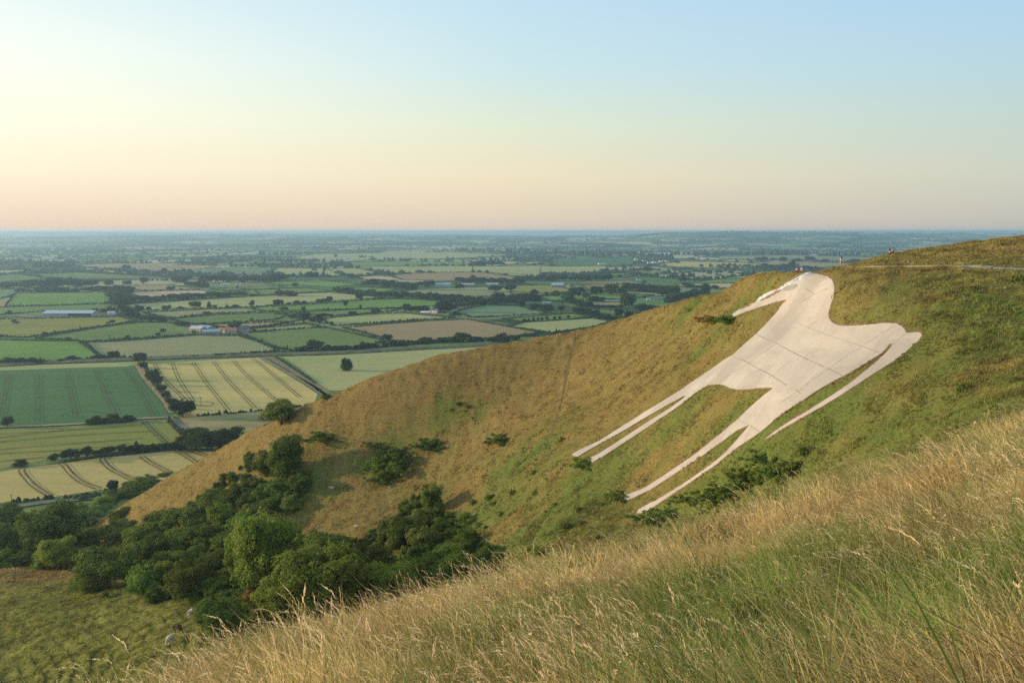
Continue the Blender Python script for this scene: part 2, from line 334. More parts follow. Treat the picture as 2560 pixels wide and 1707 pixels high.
def turf(x, y):
    "base colour of the grass growing at (x, y)"
    x = np.asarray(x, float); y = np.asarray(y, float); a = x / np.maximum(y, .01); D = y
    near = np.clip((45 - D) / 8, 0, 1)
    n1 = fbm(x / 14, y / 14, 4); n2 = fbm(x / 4.2 + 40, y / 4.2, 4); n3 = fbm(x / 1.3, y / 1.3 + 9, 2)
    bowl_c = np.array((.33, .35, .085)); right = np.clip((a + .06) / .42, 0, 1)
    g = .22 + .70 * right + .36 * n1 + .34 * n2
    bowl = np.clip((-.2 - a) / .08, 0, 1) * np.clip((185 - y) / 20, 0, 1); g = g + bowl * .75
    low = np.clip((-48 - ground(x, y)) / 22, 0, 1); g = g + .25 * low
    gg = 0
    for cx, cy, r, w_ in _gp: gg = np.maximum(gg, w_ * gauss(x, y, cx, cy, r))
    g = np.clip(g, 0, 1)[:, None]; gg = np.clip(gg * 1.35 + .8 * n2 * (gg > .12), 0, 1)[:, None]
    c = BROWN * (1 - g) + OLIVE * g
    st = np.clip(.12 + n2 * .5 - .2 * right, 0, .6)[:, None]; c = c * (1 - st) + STRAW * st
    c = c * (1 - gg * .85) + GREEN * gg * .85
    bw = (bowl * .7)[:, None]; c = c * (1 - bw) + bowl_c * bw * (1 + .5 * n2[:, None])
    # the near slope: straw and green clumps
    m1 = fbm(x / 3.1 + 7, y / 3.1, 3); m0 = fbm(x / 1.1 + 2, y / 1.1, 2); low_r = np.clip((11 - D) / 8, 0, 1) * np.clip((a + .25) / .5, 0, 1)
    gn = np.clip(.48 + 1.3 * m1 + 1.0 * m0 + .7 * low_r, 0, 1)[:, None]
    cn = np.array((.52, .385, .165)) * (1 - gn) + np.array((.17, .235, .05)) * gn
    nn = near[:, None]; c = c * (1 - nn) + cn * nn
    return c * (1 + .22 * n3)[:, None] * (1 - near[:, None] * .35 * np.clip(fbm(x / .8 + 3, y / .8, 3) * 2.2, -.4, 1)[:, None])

def drape(name, XY, mats, lift, step, thick=.35, parent=None, zf=ground):
    "a sheet with its own thickness that follows the hillside inside a world outline"
    P = np.array(XY); x0, y0 = P.min(0); x1, y1 = P.max(0)
    gx, gy = np.meshgrid(np.arange(x0, x1, step), np.arange(y0, y1, step)); gx = gx.ravel(); gy = gy.ravel()
    m_ = in_poly(gx, gy, P); gx = gx[m_]; gy = gy[m_]
    pts = [Vector(p) for p in XY] + [Vector((x, y)) for x, y in zip(gx, gy)]
    r = delaunay_2d_cdt(pts, [], [list(range(len(XY)))], 1, 1e-4)
    v2 = np.array([(v.x, v.y) for v in r[0]]); z = zf(v2[:, 0], v2[:, 1]) + lift
    bm = bmesh.new(); vs = [bm.verts.new((a_, b_, c_)) for (a_, b_), c_ in zip(v2, z)]
    for f in r[2]:
        try: bm.faces.new([vs[i] for i in f])
        except ValueError: pass
    bmesh.ops.recalc_face_normals(bm, faces=bm.faces)
    if bm.faces and sum(f.normal.z for f in bm.faces) < 0: bmesh.ops.reverse_faces(bm, faces=bm.faces)
    if thick:
        be = [e for e in bm.edges if e.is_boundary]
        for e in be: e.smooth = False
        g = bmesh.ops.extrude_edge_only(bm, edges=be)
        for v in g['geom']:
            if isinstance(v, bmesh.types.BMVert): v.co.z -= thick
    for f in bm.faces: f.smooth = True
    me = bpy.data.meshes.new(name); bm.to_mesh(me); bm.free()
    return link(name, me, mats, parent)
# concrete: cast in bays, greyed in streaks that run down the slope
m, nt, out = mat('white_concrete')
g = nd(nt, 'ShaderNodeNewGeometry'); vs_ = vscale(nt, 0)
st = nd(nt, 'ShaderNodeMapping', {'Vector': g.outputs['Position'], 'Rotation': (0, 0, R(-25)), 'Scale': (.30, .10, .10)})
f1 = nz(nt, 1.0, 6, st.outputs[0], .65); f2 = nz(nt, .12, 4, g.outputs['Position']); f3 = nz(nt, 5.0, 3, g.outputs['Position'])
c = mixc(nt, rampf(nt, f1, .40, .72), (.55, .475, .40), (.42, .37, .32)); c = mixc(nt, rampf(nt, f2, .42, .62, 0, .7), c, (.42, .365, .305)); c = mixc(nt, rampf(nt, f3, .58, .8, 0, .22), c, (.33, .28, .235))
bm_ = nd(nt, 'ShaderNodeMapping', {'Vector': g.outputs['Position'], 'Rotation': (0, 0, R(-28)), 'Scale': (.15, .15, 0)})
bk = nd(nt, 'ShaderNodeTexBrick', {'Vector': bm_.outputs[0], 'Color1': (1, 1, 1, 1), 'Color2': (.80, .80, .80, 1), 'Mortar': (.78, .77, .76, 1), 'Scale': 1.0, 'Mortar Size': .006, 'Brick Width': 1.3, 'Row Height': .9})
c = mixc(nt, .75, c, bk.outputs[0], 'MULTIPLY'); f4 = nz(nt, 1.6, 6, g.outputs['Position'], .7); c = mixc(nt, rampf(nt, f4, .53, .68, 0, .45), c, (.30, .27, .23))
b = nd(nt, 'ShaderNodeBsdfPrincipled', {'Base Color': c, 'Roughness': .85, 'Specular IOR Level': .2}); nt.links.new(b.outputs[0], out.inputs[0]); M_CONC = m
M_JOINT = diffuse('dark_joint', (.29, .25, .205), .3, 2); M_EYE = diffuse('eye_grey', (.30, .28, .26), .2, 1.2)
horse = drape('chalk_horse', HXY, M_CONC, .05, 1.1, .3)
tag(horse, 'huge white horse figure laid in pale concrete on the steep grass hillside', 'hill figure')
eye = drape('eye', drape_pts(densify(ZH([(1365,168),(1400,165),(1435,152),(1453,136),(1450,126),(1428,126),(1392,142)]), 3)), M_EYE, .09, .8, .06, horse)
JO = [[(1195,430),(1260,460),(1330,490),(1400,530),(1500,580),(1600,625),(1680,660),(1745,695)],[(1050,565),(1120,590),(1200,635),(1290,680),(1385,745)],
 [(1375,330),(1450,360),(1540,400),(1620,430),(1720,465),(1800,490),(1880,515),(1950,545)],[(970,730),(1060,665),(1150,610),(1250,540),(1330,490)],[(1650,310),(1580,350),(1510,390)],
 [(1340,860),(1450,785),(1560,700),(1650,640),(1760,560),(1860,500),(1960,430),(2060,380)],[(1090,955),(1160,990),(1222,1030)],[(1500,150),(1560,190)],[(1400,250),(1450,280)],[(1440,770),(1480,800)],[(2010,515),(2115,430)],
 [(1560,120),(1640,90)],[(1480,230),(1560,190),(1640,150)],[(1280,700),(1420,590)]]
jp = []
for k, L in enumerate(JO):
    P = densify(ZH(L), 5, False); P = [(p[0] + random.uniform(-.5, .5), p[1] + random.uniform(-.5, .5)) for p in P]
    X = np.array(drape_pts(P)); d = np.gradient(X, axis=0); nn = np.stack([-d[:, 1], d[:, 0]], 1); nn /= np.linalg.norm(nn, axis=1)[:, None] + 1e-9
    wd = (.055 if k in (0, 1) else .028) * rng.uniform(.45, 1.3, len(X))[:, None]
    A_, B_ = X + nn * wd, X - nn * wd
    V = np.concatenate([np.c_[A_, ground(A_[:, 0], A_[:, 1]) + .075], np.c_[B_, ground(B_[:, 0], B_[:, 1]) + .075]]); q = len(X); i = np.arange(q - 1)
    jp.append((V, np.stack([i, i + 1, i + 1 + q, i + q], 1)))
V, Fc = merge(jp); link('expansion_joints', mesh_np('expansion_joints', V, Fc), M_JOINT, horse)

_r = np.array(HXY + HXY[:1]); _d = np.gradient(_r, axis=0); _n = np.stack([-_d[:, 1], _d[:, 0]], 1); _n /= np.linalg.norm(_n, axis=1)[:, None] + 1e-9; _w = rng.uniform(.12, .40, len(_r))[:, None]
_A, _B = _r + _n * _w, _r - _n * _w; _i = np.arange(len(_r) - 1); _q = len(_r)
rim = link('turf_edge', mesh_np('turf_edge', np.concatenate([np.c_[_A, ground(_A[:, 0], _A[:, 1]) + .035], np.c_[_B, ground(_B[:, 0], _B[:, 1]) + .035]]), np.stack([_i, _i + 1, _i + 1 + _q, _i + _q], 1)), diffuse('cut_soil', (.20, .13, .07), .4, 1.5)); tag(rim, 'narrow brown cut soil around the white horse', None, None, 'structure')
# ------------------------------------------------------------------ downs mesh
keep = DG < 1200
Xc = (AG[:, None] * DG[None]); Z = T.copy(); Yc = np.broadcast_to(DG[None], T.shape)
uu, vv = proj(Xc, Yc, Z)
sel = (DG > 30)
inh = np.zeros(T.shape, bool); inh[:, sel] = in_poly(Xc[:, sel], Yc[:, sel], np.array(HXY))
Z[inh] = T0[inh] - .12
V = np.stack([Xc, Yc, Z], -1).reshape(-1, 3); na, ndd = T.shape
ii, jj = np.meshgrid(np.arange(na - 1), np.arange(ndd - 1), indexing='ij'); b0 = (ii * ndd + jj).ravel()
me = mesh_np('grass_hill', V, np.stack([b0, b0 + ndd, b0 + ndd + 1, b0 + 1], 1), True)
tc_ = turf(V[:, 0], V[:, 1]); tc_ *= np.where(V[:, 1] < 50, .30, .8)[:, None]; tc_ = np.where((riser(V[:, 0], V[:, 1]) > .5)[:, None], np.array((.15, .14, .045)), tc_); add_attr(me, 'tint', tc_)  # ground colour darkened, most under near grass, painting shade into its gaps
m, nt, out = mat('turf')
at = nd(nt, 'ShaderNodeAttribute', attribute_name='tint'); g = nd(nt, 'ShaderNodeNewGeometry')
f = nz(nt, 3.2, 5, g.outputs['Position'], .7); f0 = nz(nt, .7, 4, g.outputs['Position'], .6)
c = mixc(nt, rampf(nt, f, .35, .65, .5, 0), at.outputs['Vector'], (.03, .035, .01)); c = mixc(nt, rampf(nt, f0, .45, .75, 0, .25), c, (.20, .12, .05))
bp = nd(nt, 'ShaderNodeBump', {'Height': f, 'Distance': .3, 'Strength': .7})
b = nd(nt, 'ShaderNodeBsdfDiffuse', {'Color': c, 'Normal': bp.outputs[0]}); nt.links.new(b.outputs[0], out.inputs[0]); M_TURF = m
hill = link('grass_hill', me, m); tag(hill, 'steep grass down with the coombe and its long spur', None, None, 'structure')
# ================================================================== the vale
RIDGE_R = ZC([(-200,106),(600,104),(830,100),(930,90),(1060,84),(1150,76),(1220,68),(1500,67),(2000,70),(2352,70)]) + ZD([(300,69),(900,73),(1300,79),(1700,84),(2500,92),(3600,100)])
RIDGE_L = ZA([(-2500,75),(-600,62),(0,66),(150,62),(330,66),(700,66),(1050,70),(1300,73),(1900,78),(2352,80),(3100,84),(3800,90),(5000,104)])
def ridge_z(a, D, line, D0, wn, wf):
    L = np.array(line); ra, rs = ray(L[:, 0], L[:, 1]); s = np.interp(a, ra, rs)
    top = s * D0 - ZP; t = (D - D0)
    return np.maximum(top, 0) * np.where(t < 0, np.exp(-(t / wn) ** 2), np.exp(-(t / wf) ** 2))
FD = np.concatenate([np.linspace(150, 3900, 30), np.exp(np.linspace(math.log(4000), math.log(46000), 240))]); FA = np.linspace(-1.6, 1.6, 420)
Af, Df = np.meshgrid(FA, FD, indexing='ij'); Xf = Af * Df
def far_z(x, y):
    a = x / y; k = np.clip((y - 4000) / 6000, 0, 1)
    z = ZP + k * 9 * (fbm(x / 1500, y / 1500, 4) + .2) + np.clip((y - 15000) / 15000, 0, 1) * 12 * fbm(x / 4000, y / 2500, 3)
    rr = ridge_z(a, y, RIDGE_R, 9500, 1900, 2500); rl = ridge_z(a, y, RIDGE_L, 15000, 2600, 4000)
    z = z + np.maximum(rr * (1 + .16 * fbm(x / 900, y / 900, 3) * (np.abs(y - 9500) > 120)), rl) - 0
    return np.where(y < 4000, ZP, z)
Zf = far_z(Xf, Df)
V = np.stack([Xf, Df, Zf], -1).reshape(-1, 3); na, nn_ = Af.shape
ii, jj = np.meshgrid(np.arange(na - 1), np.arange(nn_ - 1), indexing='ij'); b0 = (ii * nn_ + jj).ravel()
m, nt, out = mat('vale_turf')
g = nd(nt, 'ShaderNodeNewGeometry'); sc_ = nd(nt, 'ShaderNodeMapping', {'Vector': g.outputs['Position'], 'Rotation': (0, 0, R(12)), 'Scale': (.0034, .0024, 0)})
wv = nd(nt, 'ShaderNodeTexNoise', {'Scale': .8, 'Detail': 2}); nt.links.new(sc_.outputs[0], wv.inputs['Vector'])
av = nd(nt, 'ShaderNodeVectorMath', operation='ADD'); nt.links.new(sc_.outputs[0], av.inputs[0]); nt.links.new(wv.outputs['Color'], av.inputs[1])
vo = nd(nt, 'ShaderNodeTexVoronoi', {'Scale': 1.0, 'Randomness': .85}, voronoi_dimensions='2D'); nt.links.new(av.outputs[0], vo.inputs['Vector'])
ve = nd(nt, 'ShaderNodeTexVoronoi', {'Scale': 1.0, 'Randomness': .85}, voronoi_dimensions='2D', feature='DISTANCE_TO_EDGE'); nt.links.new(av.outputs[0], ve.inputs['Vector'])
rp = nd(nt, 'ShaderNodeValToRGB'); rp.color_ramp.interpolation = 'CONSTANT'
ss = nd(nt, 'ShaderNodeSeparateColor', {0: vo.outputs['Color']}); nt.links.new(ss.outputs[0], rp.inputs[0])
pal = [(0, (0.136, 0.224, 0.080)), (.22, (0.224, 0.304, 0.112)), (.4, (0.096, 0.160, 0.072)), (.55, (0.480, 0.448, 0.240)), (.68, (0.288, 0.336, 0.160)), (.8, (0.608, 0.512, 0.304)), (.9, (0.160, 0.272, 0.096))]
e = rp.color_ramp.elements; e[0].position = 0; e[0].color = c4(pal[0][1]); e[1].position = pal[1][0]; e[1].color = c4(pal[1][1])
for p_, c_ in pal[2:]: x = e.new(p_); x.color = c4(c_)
c = mixc(nt, rampf(nt, ve.outputs['Distance'], .012, .035, 1, 0), rp.outputs[0], (.022, .035, .016))
wn = nz(nt, .0016, 5, g.outputs['Position'], .62); c = mixc(nt, rampf(nt, wn, .55, .60), c, (.035, .055, .028))
c = mixc(nt, rampf(nt, nz(nt, .02, 3, g.outputs['Position']), .3, .7, 0, .25), c, (.12, .12, .06))
b = nd(nt, 'ShaderNodeBsdfDiffuse', {'Color': c}); nt.links.new(b.outputs[0], out.inputs[0])
vale = link('vale_ground', mesh_np('vale_ground', V, np.stack([b0, b0 + nn_, b0 + nn_ + 1, b0 + 1], 1), True), m); tag(vale, 'wide flat farming vale running to low blue hills', None, None, 'structure')

def fieldmat(name, c1, c2, sx=.02, sy=.004, rot=8, bump=0.):
    m, nt, out = mat(name); g = nd(nt, 'ShaderNodeNewGeometry')
    mp = nd(nt, 'ShaderNodeMapping', {'Vector': g.outputs['Position'], 'Rotation': (0, 0, R(rot)), 'Scale': (sx, sy, .01)})
    f = nz(nt, 1.0, 5, mp.outputs[0], .6); f2 = nz(nt, .35, 4, g.outputs['Position'], .7)
    mp3 = nd(nt, 'ShaderNodeMapping', {'Vector': g.outputs['Position'], 'Rotation': (0, 0, R(rot)), 'Scale': (.008, .16, .01)})
    f3 = nz(nt, 1.0, 2, mp3.outputs[0], .5)
    c = mixc(nt, rampf(nt, f, .38, .64), c1, c2); c = mixc(nt, rampf(nt, f2, .35, .7, 0, .28), c, [x * .45 for x in c1])
    c = mixc(nt, rampf(nt, f3, .35, .65, 0, .16), c, [x * .5 for x in c1])
    b = nd(nt, 'ShaderNodeBsdfDiffuse', {'Color': c}); nt.links.new(b.outputs[0], out.inputs[0]); return m
FM = {'dark': fieldmat('dark_green_crop', (0.105, 0.204, 0.077), (0.147, 0.234, 0.095), .004, .006), 'gold': fieldmat('pale_wheat', (0.750, 0.579, 0.213), (0.517, 0.455, 0.178), .0025, .03, 12),
 'gold2': fieldmat('ripening_wheat', (0.702, 0.517, 0.178), (0.592, 0.469, 0.178), .006, .006), 'olive': fieldmat('olive_crop', (0.297, 0.305, 0.078), (0.403, 0.352, 0.107), .003, .03, -8), 'past': fieldmat('pasture', (0.193, 0.265, 0.086), (0.263, 0.320, 0.107), .006, .008),
 'bright': fieldmat('bright_grass', (0.184, 0.320, 0.072), (0.263, 0.376, 0.092), .006, .01), 'tan': fieldmat('tan_stubble', (0.491, 0.361, 0.185), (0.384, 0.337, 0.157), .006, .02), 'pink': fieldmat('dry_stubble', (0.735, 0.528, 0.336), (0.629, 0.464, 0.271), .006, .02),
 'grey': fieldmat('grey_green_crop', (0.332, 0.352, 0.172), (0.420, 0.376, 0.178), .003, .012), 'pale': fieldmat('pale_green_crop', (0.419, 0.443, 0.178), (0.530, 0.493, 0.213), .004, .01), 'blue': fieldmat('blue_green_crop', (0.209, 0.305, 0.157), (0.263, 0.337, 0.178), .005, .01),
 'rough': fieldmat('rough_grass', (0.525, 0.400, 0.199), (0.228, 0.256, 0.100), .02, .05), 'brown': fieldmat('brown_crop', (0.454, 0.312, 0.172), (0.384, 0.305, 0.150), .003, .01)}
FIELDS = [  # (material, photo outline, hedged, words)
 ('dark', ZE([(-300,232),(0,222),(600,200),(1050,190),(1160,172),(1240,330),(1340,470),(1450,590),(1440,612),(1150,630),(700,655),(0,690),(-300,705)]), 0, 'dark green crop field'),
 ('pale', ZE([(-300,196),(0,184),(1150,150),(1160,172),(1050,190),(600,200),(0,222),(-300,232)]), 0, 'grass margin under the railway'),
 ('gold', ZE([(1215,170),(1700,138),(2190,115),(2352,215),(2500,310),(2668,420),(2640,505),(2260,545),(1900,585),(1640,600),(1480,560),(1350,330)]), 0, 'striped pale wheat field'),
 ('rough', ZE([(1500,605),(2260,552),(2640,512),(2650,620),(2200,720),(1770,755),(1640,765),(1560,690)]), 0, 'rough strip below the wheat'),
 ('bright', ZE([(1640,765),(1770,755),(2200,720),(2300,760),(2000,890),(1700,880)]), 0, 'green strip behind the big thorns'),
 ('olive', ZE([(-300,745),(0,730),(750,690),(1400,645),(1540,770),(1500,840),(1050,885),(500,950),(0,1055),(-300,1100)]), 0, 'olive crop field'),
 ('gold2', ZE([(-300,1100),(0,1075),(170,1045),(500,1005),(850,955),(1200,925),(1500,892),(1830,905),(1700,960),(1500,1150),(1200,1185),(850,1225),(380,1295),(0,1335),(-300,1375)]), 0, 'ripe wheat field at the foot'),
 ('past', ZE([(-300,1400),(0,1360),(600,1310),(1000,1255),(1200,1230),(1200,1560),(-300,1660)]), 0, 'meadow by the lane'),
 ('bright', ZA([(-300,968),(0,975),(330,982),(650,985),(740,1040),(830,1110),(770,1130),(400,1160),(0,1180),(-300,1190)]), 1, 'bright green meadow above the railway'),
 ('grey', ZA([(720,1000),(1000,985),(1340,960),(1650,935),(2000,940),(2150,985),(2340,1065),(2200,1085),(1700,1110),(1240,1125),(1000,1120),(830,1110)]), 1, 'big grey-green field before the farm'),
 ('past', ZA([(300,962),(500,925),(850,868),(1150,828),(1410,830),(1590,870),(1640,930),(1340,948),(930,980),(700,992),(500,972)]), 1, 'curved pasture left of the farm'),
 ('olive', ZA([(-300,790),(0,800),(500,790),(1000,780),(1150,815),(850,860),(500,912),(200,955),(0,945),(-300,930)]), 1, 'long pasture in front of the shed'),
 ('past', ZA([(-300,705),(0,700),(400,690),(980,670),(1000,705),(980,745),(350,735),(0,765),(-300,770)]), 1, 'dull green strip behind the shed'),
 ('bright', ZA([(130,580),(500,578),(930,575),(960,660),(500,680),(40,692),(100,620)]), 1, 'bright green paddock'),
 ('blue', ZA([(-300,552),(0,550),(135,552),(120,590),(0,632),(-300,640)]), 1, 'corner field under the far wood'),
 ('tan', ZA([(-300,645),(0,636),(90,625),(10,690),(-300,700)]), 0, 'tan corner field'),
 ('pink', ZA([(1085,590),(1130,572),(1660,556),(1850,578),(1700,595),(1240,622),(1180,612)]), 1, 'pinkish stubble field'),
 ('tan', ZA([(1050,525),(1430,513),(1680,550),(1400,556),(1160,556)]), 1, 'pale stubble wedge'),
 ('pale', ZA([(1030,680),(1500,650),(2050,612),(2352,598)]) + ZB([(160,592),(600,575),(1030,622),(600,650),(170,675)]) + ZA([(2100,700),(1500,712),(1280,725),(1130,715)]), 1, 'long pale pasture with oaks'),
 ('grey', ZA([(1200,745),(1600,725),(2040,706),(2230,735),(1800,752),(1450,790),(1330,775)]), 1, 'thin pale strip below the oaks'),
 ('past', ZA([(1440,800),(1800,765),(2352,742)]) + ZB([(230,765),(150,800),(0,815)]) + ZA([(1750,838),(1590,838)]), 1, 'green strip above the farm'),
 ('tan', ZA([(1740,845),(2100,835),(2352,822)]) + ZB([(240,828),(100,850)]) + ZA([(2100,870),(1900,880)]), 1, 'narrow tan field behind the farmhouse'),
 ('grey', ZA([(2100,880),(2352,862)]) + ZB([(380,838),(520,868),(40,900)]) + ZA([(2150,905)]), 1, 'thin grey field by the farmhouse'),
 ('bright', ZB([(0,698),(400,678),(700,655),(1040,630),(1300,635),(1500,650),(1480,690),(1200,705),(600,720),(0,735),(-80,716)]), 1, 'bright strip crossed by lone oaks'),
 ('past', ZB([(120,760),(220,748),(800,720),(1200,712),(1100,735),(620,772),(400,760)]), 1, 'wedge with three small oaks'),
 ('pale', ZB([(540,795),(900,760),(1200,747),(1400,770),(1640,790),(1300,808),(900,835),(640,856),(560,830)]), 1, 'pale field below the villa'),
 ('brown', ZB([(690,872),(1000,845),(1400,815),(1740,802),(2000,850),(2340,912),(2200,940),(1900,965),(1500,985),(1130,985),(1040,960)]), 1, 'large brown crop field'),
 ('past', ZB([(-184,915),(0,908),(300,885),(560,872),(800,925),(1050,985),(950,1015),(800,1035),(500,1060),(300,1070),(150,1045),(0,988)]), 1, 'green field right of the farm'),
 ('pale', ZB([(180,1118),(700,1098),(1300,1062),(1900,1030),(2100,1030),(1900,1400),(560,1400),(330,1215)]), 0, 'pale field with the lone tree'),
 ('bright', ZB([(1000,1042),(1480,1002),(1950,985),(1940,1012),(1500,1030),(1060,1052)]), 0, 'vivid strip beside the railway'),
 ('grey', ZB([(1120,582),(1320,547),(1700,535),(2352,515),(2700,510),(2760,560),(2352,600),(2000,612),(1700,610),(1400,600)]), 1, 'grey field with spreading oaks'),
 ('blue', ZB([(1640,740),(1750,710),(1900,680),(2150,688),(2352,735),(2400,755),(2100,770),(1780,788)]), 1, 'blue-green field right of the villa'),
 ('past', ZC([(0,785),(430,752),(600,785),(300,805),(10,822),(-150,800)]), 1, 'thin field with young trees'),
 ('pale', ZC([(-100,865),(20,832),(300,812),(610,795),(770,822),(600,870),(270,915),(100,890)]), 1, 'pale field behind the hill fence'),
 ('tan', ZC([(600,656),(860,656),(862,688),(610,692)]), 1, 'small tan plot by the caravans'),
 ('past', ZC([(350,658),(540,700),(620,718),(960,738),(980,772),(820,790),(660,775),(480,712),(360,690)]), 1, 'green field with two dark oaks'),
 ('bright', ZC([(150,612),(400,596),(730,580),(960,588),(1130,602),(900,632),(470,645),(250,645)]), 1, 'green field before the twin woods'),
 ('grey', ZC([(880,568),(1100,578),(1350,600),(1130,606),(960,588)]), 0, 'pale ribbon field'),
 ('olive', ZC([(-80,515),(250,515),(400,545),(420,572),(200,585),(-80,592)]), 1, 'field below the grey barn'),
 ('bright', ZC([(1370,500),(1600,472),(1910,454),(1850,497),(1600,500)]), 1, 'vivid green field at the hill edge'),
 ('pink', ZC([(1300,508),(1600,503),(1850,500),(1760,542),(1380,535)]), 1, 'tan field at the hill edge'),
 ('tan', ZC([(560,482),(900,476),(1000,500),(590,506)]), 0, 'tan field with hay rows'),
 ('olive', ZC([(420,520),(700,508),(980,510),(860,560),(600,570),(470,550)]), 1, 'olive field with dark woods'),
 ('bright', ZC([(690,418),(930,414),(950,436),(700,447)]), 1, 'small vivid field'), ('bright', ZC([(990,402),(1200,402),(1170,428),(1000,418)]), 1, 'green patch by the long wood'),
 ('pale', ZC([(-400,355),(300,357),(720,355),(740,390),(560,424),(0,424),(-400,400)]), 1, 'broad pale field in the middle'),
 ('dark', ZC([(260,335),(330,292),(600,288),(920,290),(985,330),(900,347),(600,352),(300,352)]), 1, 'dark green field by the village'),
 ('gold2', ZC([(1150,342),(1340,315),(1990,328),(2060,350),(1900,372),(1300,362)]), 1, 'yellow field right of the village'),
 ('grey', ZC([(1640,272),(2352,264)]) + ZD([(700,268),(1100,280),(1100,300),(500,300)]) + ZC([(1700,294)]), 1, 'far grey strip right'),
 ('tan', ZD([(0,322),(500,312),(920,322),(1000,345),(650,362),(300,345)]), 1, 'tan field behind the walker'),
 ('pale', ZB([(280,282),(450,258),(680,236),(1200,232),(1640,240),(2140,262),(1640,290),(900,300),(400,302)]), 1, 'great pale field far off'),
 ('bright', ZB([(760,322),(1300,318),(1640,320),(1820,337),(1640,352),(770,352)]), 1, 'long green strip far off'),
 ('pale', ZB([(800,365),(1500,356),(2352,350),(2352,440),(2150,443),(1900,403),(1400,408),(1130,418)]), 1, 'broad pale green field'),
 ('brown', ZB([(1110,430),(1300,412),(1860,408),(2150,447),(2140,462),(1500,478),(1180,467)]), 1, 'reddish brown field'),
 ('pale', ZB([(90,412),(150,372),(560,375),(690,435),(500,442),(200,432)]), 1, 'pale field by the copse'), ('pale', ZB([(570,378),(790,370),(1020,415),(850,440),(700,432)]), 1, 'pale wedge field'),
 ('pink', ZB([(840,446),(1020,440),(1170,466),(950,473)]), 0, 'bare whitish plot'), ('bright', ZB([(30,498),(300,478),(500,470),(850,512),(600,532),(200,512)]), 1, 'sheep pasture'),
 ('bright', ZB([(600,552),(850,532),(1160,550),(1040,575),(760,572)]), 1, 'small green field by the belt'), ('tan', ZB([(-180,512),(0,508),(200,535),(0,548),(-200,545)]), 1, 'tan strip beside white house'),
 ('past', ZB([(-50,552),(380,540),(600,565),(300,580),(0,600)]), 1, 'green field right of the hedge wood'),
 ('tan', ZA([(650,345),(1000,332),(1480,330),(1830,355),(1560,400),(1320,412),(1060,382),(800,372)]), 1, 'far striped tan field'), ('blue', ZA([(1590,402),(1700,380),(1850,366),(2310,370),(2230,432),(1900,428),(1600,422)]), 1, 'blue-green striped field'),
 ('past', ZA([(-300,430),(0,432),(230,422),(360,462),(200,478),(0,485),(-300,490)]), 1, 'left pasture above the wood'), ('past', ZA([(260,422),(700,408),(1000,430),(1290,442),(1430,462),(900,462),(400,462)]), 1, 'long pasture above the wood'),
 ('pale', ZA([(-300,395),(0,392),(450,378),(180,408),(0,415),(-300,420)]), 1, 'far pale pasture left'), ('pale', ZA([(730,392),(870,386),(1290,430),(1450,440),(1000,422)]), 1, 'thin far pasture'),
 ('past', ZA([(1760,550),(2000,530),(2352,515),(2352,540),(1880,560)]), 1, 'field before white house'), ('past', ZA([(1900,572),(2352,545),(2352,592),(2060,602)]), 1, 'green wedge right of stubble'),
]
FPX = []
for k, (mk, P, hd, words) in enumerate(FIELDS):
    P = [(max(-200, p[0]), p[1]) for p in P]
    W_ = [on_plain(*p) for p in P]; FPX.append(P)
    r = delaunay_2d_cdt([Vector(p) for p in W_], [], [list(range(len(W_)))], 1, 1e-3)
    me = bpy.data.meshes.new('field'); me.from_pydata([(v.x, v.y, ZP + .10 + .005 * k) for v in r[0]], [], r[2]); me.update()
    o = link('field', me, FM[mk]); tag(o, words, None, None, 'structure')
    if len(me.polygons) and me.polygons[0].normal.z < 0: me.flip_normals()
def strip(P, wid, z, jit=0.):
    X = np.array(P, float); d = np.gradient(X, axis=0); nn = np.stack([-d[:, 1], d[:, 0]], 1); nn /= np.linalg.norm(nn, axis=1)[:, None] + 1e-9
    w_ = wid * (1 + jit * rng.uniform(-1, 1, len(X)))[:, None] / 2; q = len(X); i = np.arange(q - 1); zz = np.full((q, 1), z) if np.isscalar(z) else z[:, None]
    return np.concatenate([np.c_[X + nn * w_, zz], np.c_[X - nn * w_, zz]]), np.stack([i, i + 1, i + 1 + q, i + q], 1)
def smooth_line(P, step=6):
    "catmull-rom through photo points -> world points on the plain"
    P = [P[0]] + list(P) + [P[-1]]; o = []
    for i in range(1, len(P) - 2):
        p0, p1, p2, p3 = (np.array(P[j], float) for j in (i - 1, i, i + 1, i + 2)); k = max(2, int(np.linalg.norm(p2 - p1) / step))
        for t in np.arange(k) / k: o.append(.5 * ((2 * p1) + (-p0 + p2) * t + (2 * p0 - 5 * p1 + 4 * p2 - p3) * t * t + (-p0 + 3 * p1 - 3 * p2 + p3) * t ** 3))
    o.append(np.array(P[-2], float)); return [on_plain(*p) for p in o]
M_TRAM = diffuse('wheeling_soil', (.085, .10, .042), .3, .5); M_TRAM2 = diffuse('wheeling_brown', (.085, .075, .035), .3, .5)
def trams(lines, words, w_=.6, mt=None):
    pp = []
    for L in lines:
        C_ = smooth_line(L); X = np.array(C_); d = np.gradient(X, axis=0); nn = np.stack([-d[:, 1], d[:, 0]], 1); nn /= np.linalg.norm(nn, axis=1)[:, None] + 1e-9
        for s in (-1.25, 1.25): pp.append(strip(X + nn * s, w_, ZP + .62, .25))
    V, Fc = merge(pp); tag(link('tractor_wheelings', mesh_np('tractor_wheelings', V, Fc), mt or M_TRAM), words, None, None, 'structure')
trams([ZE(l) for l in [[(72,255),(45,420),(5,620)],[(315,250),(316,450),(318,645)],[(567,235),(600,430),(645,628)],[(808,218),(880,400),(970,592)],[(1060,205),(1110,300),(1190,420),(1300,618)],[(-180,270),(-250,600)]]], 'tractor wheelings in the dark green crop')
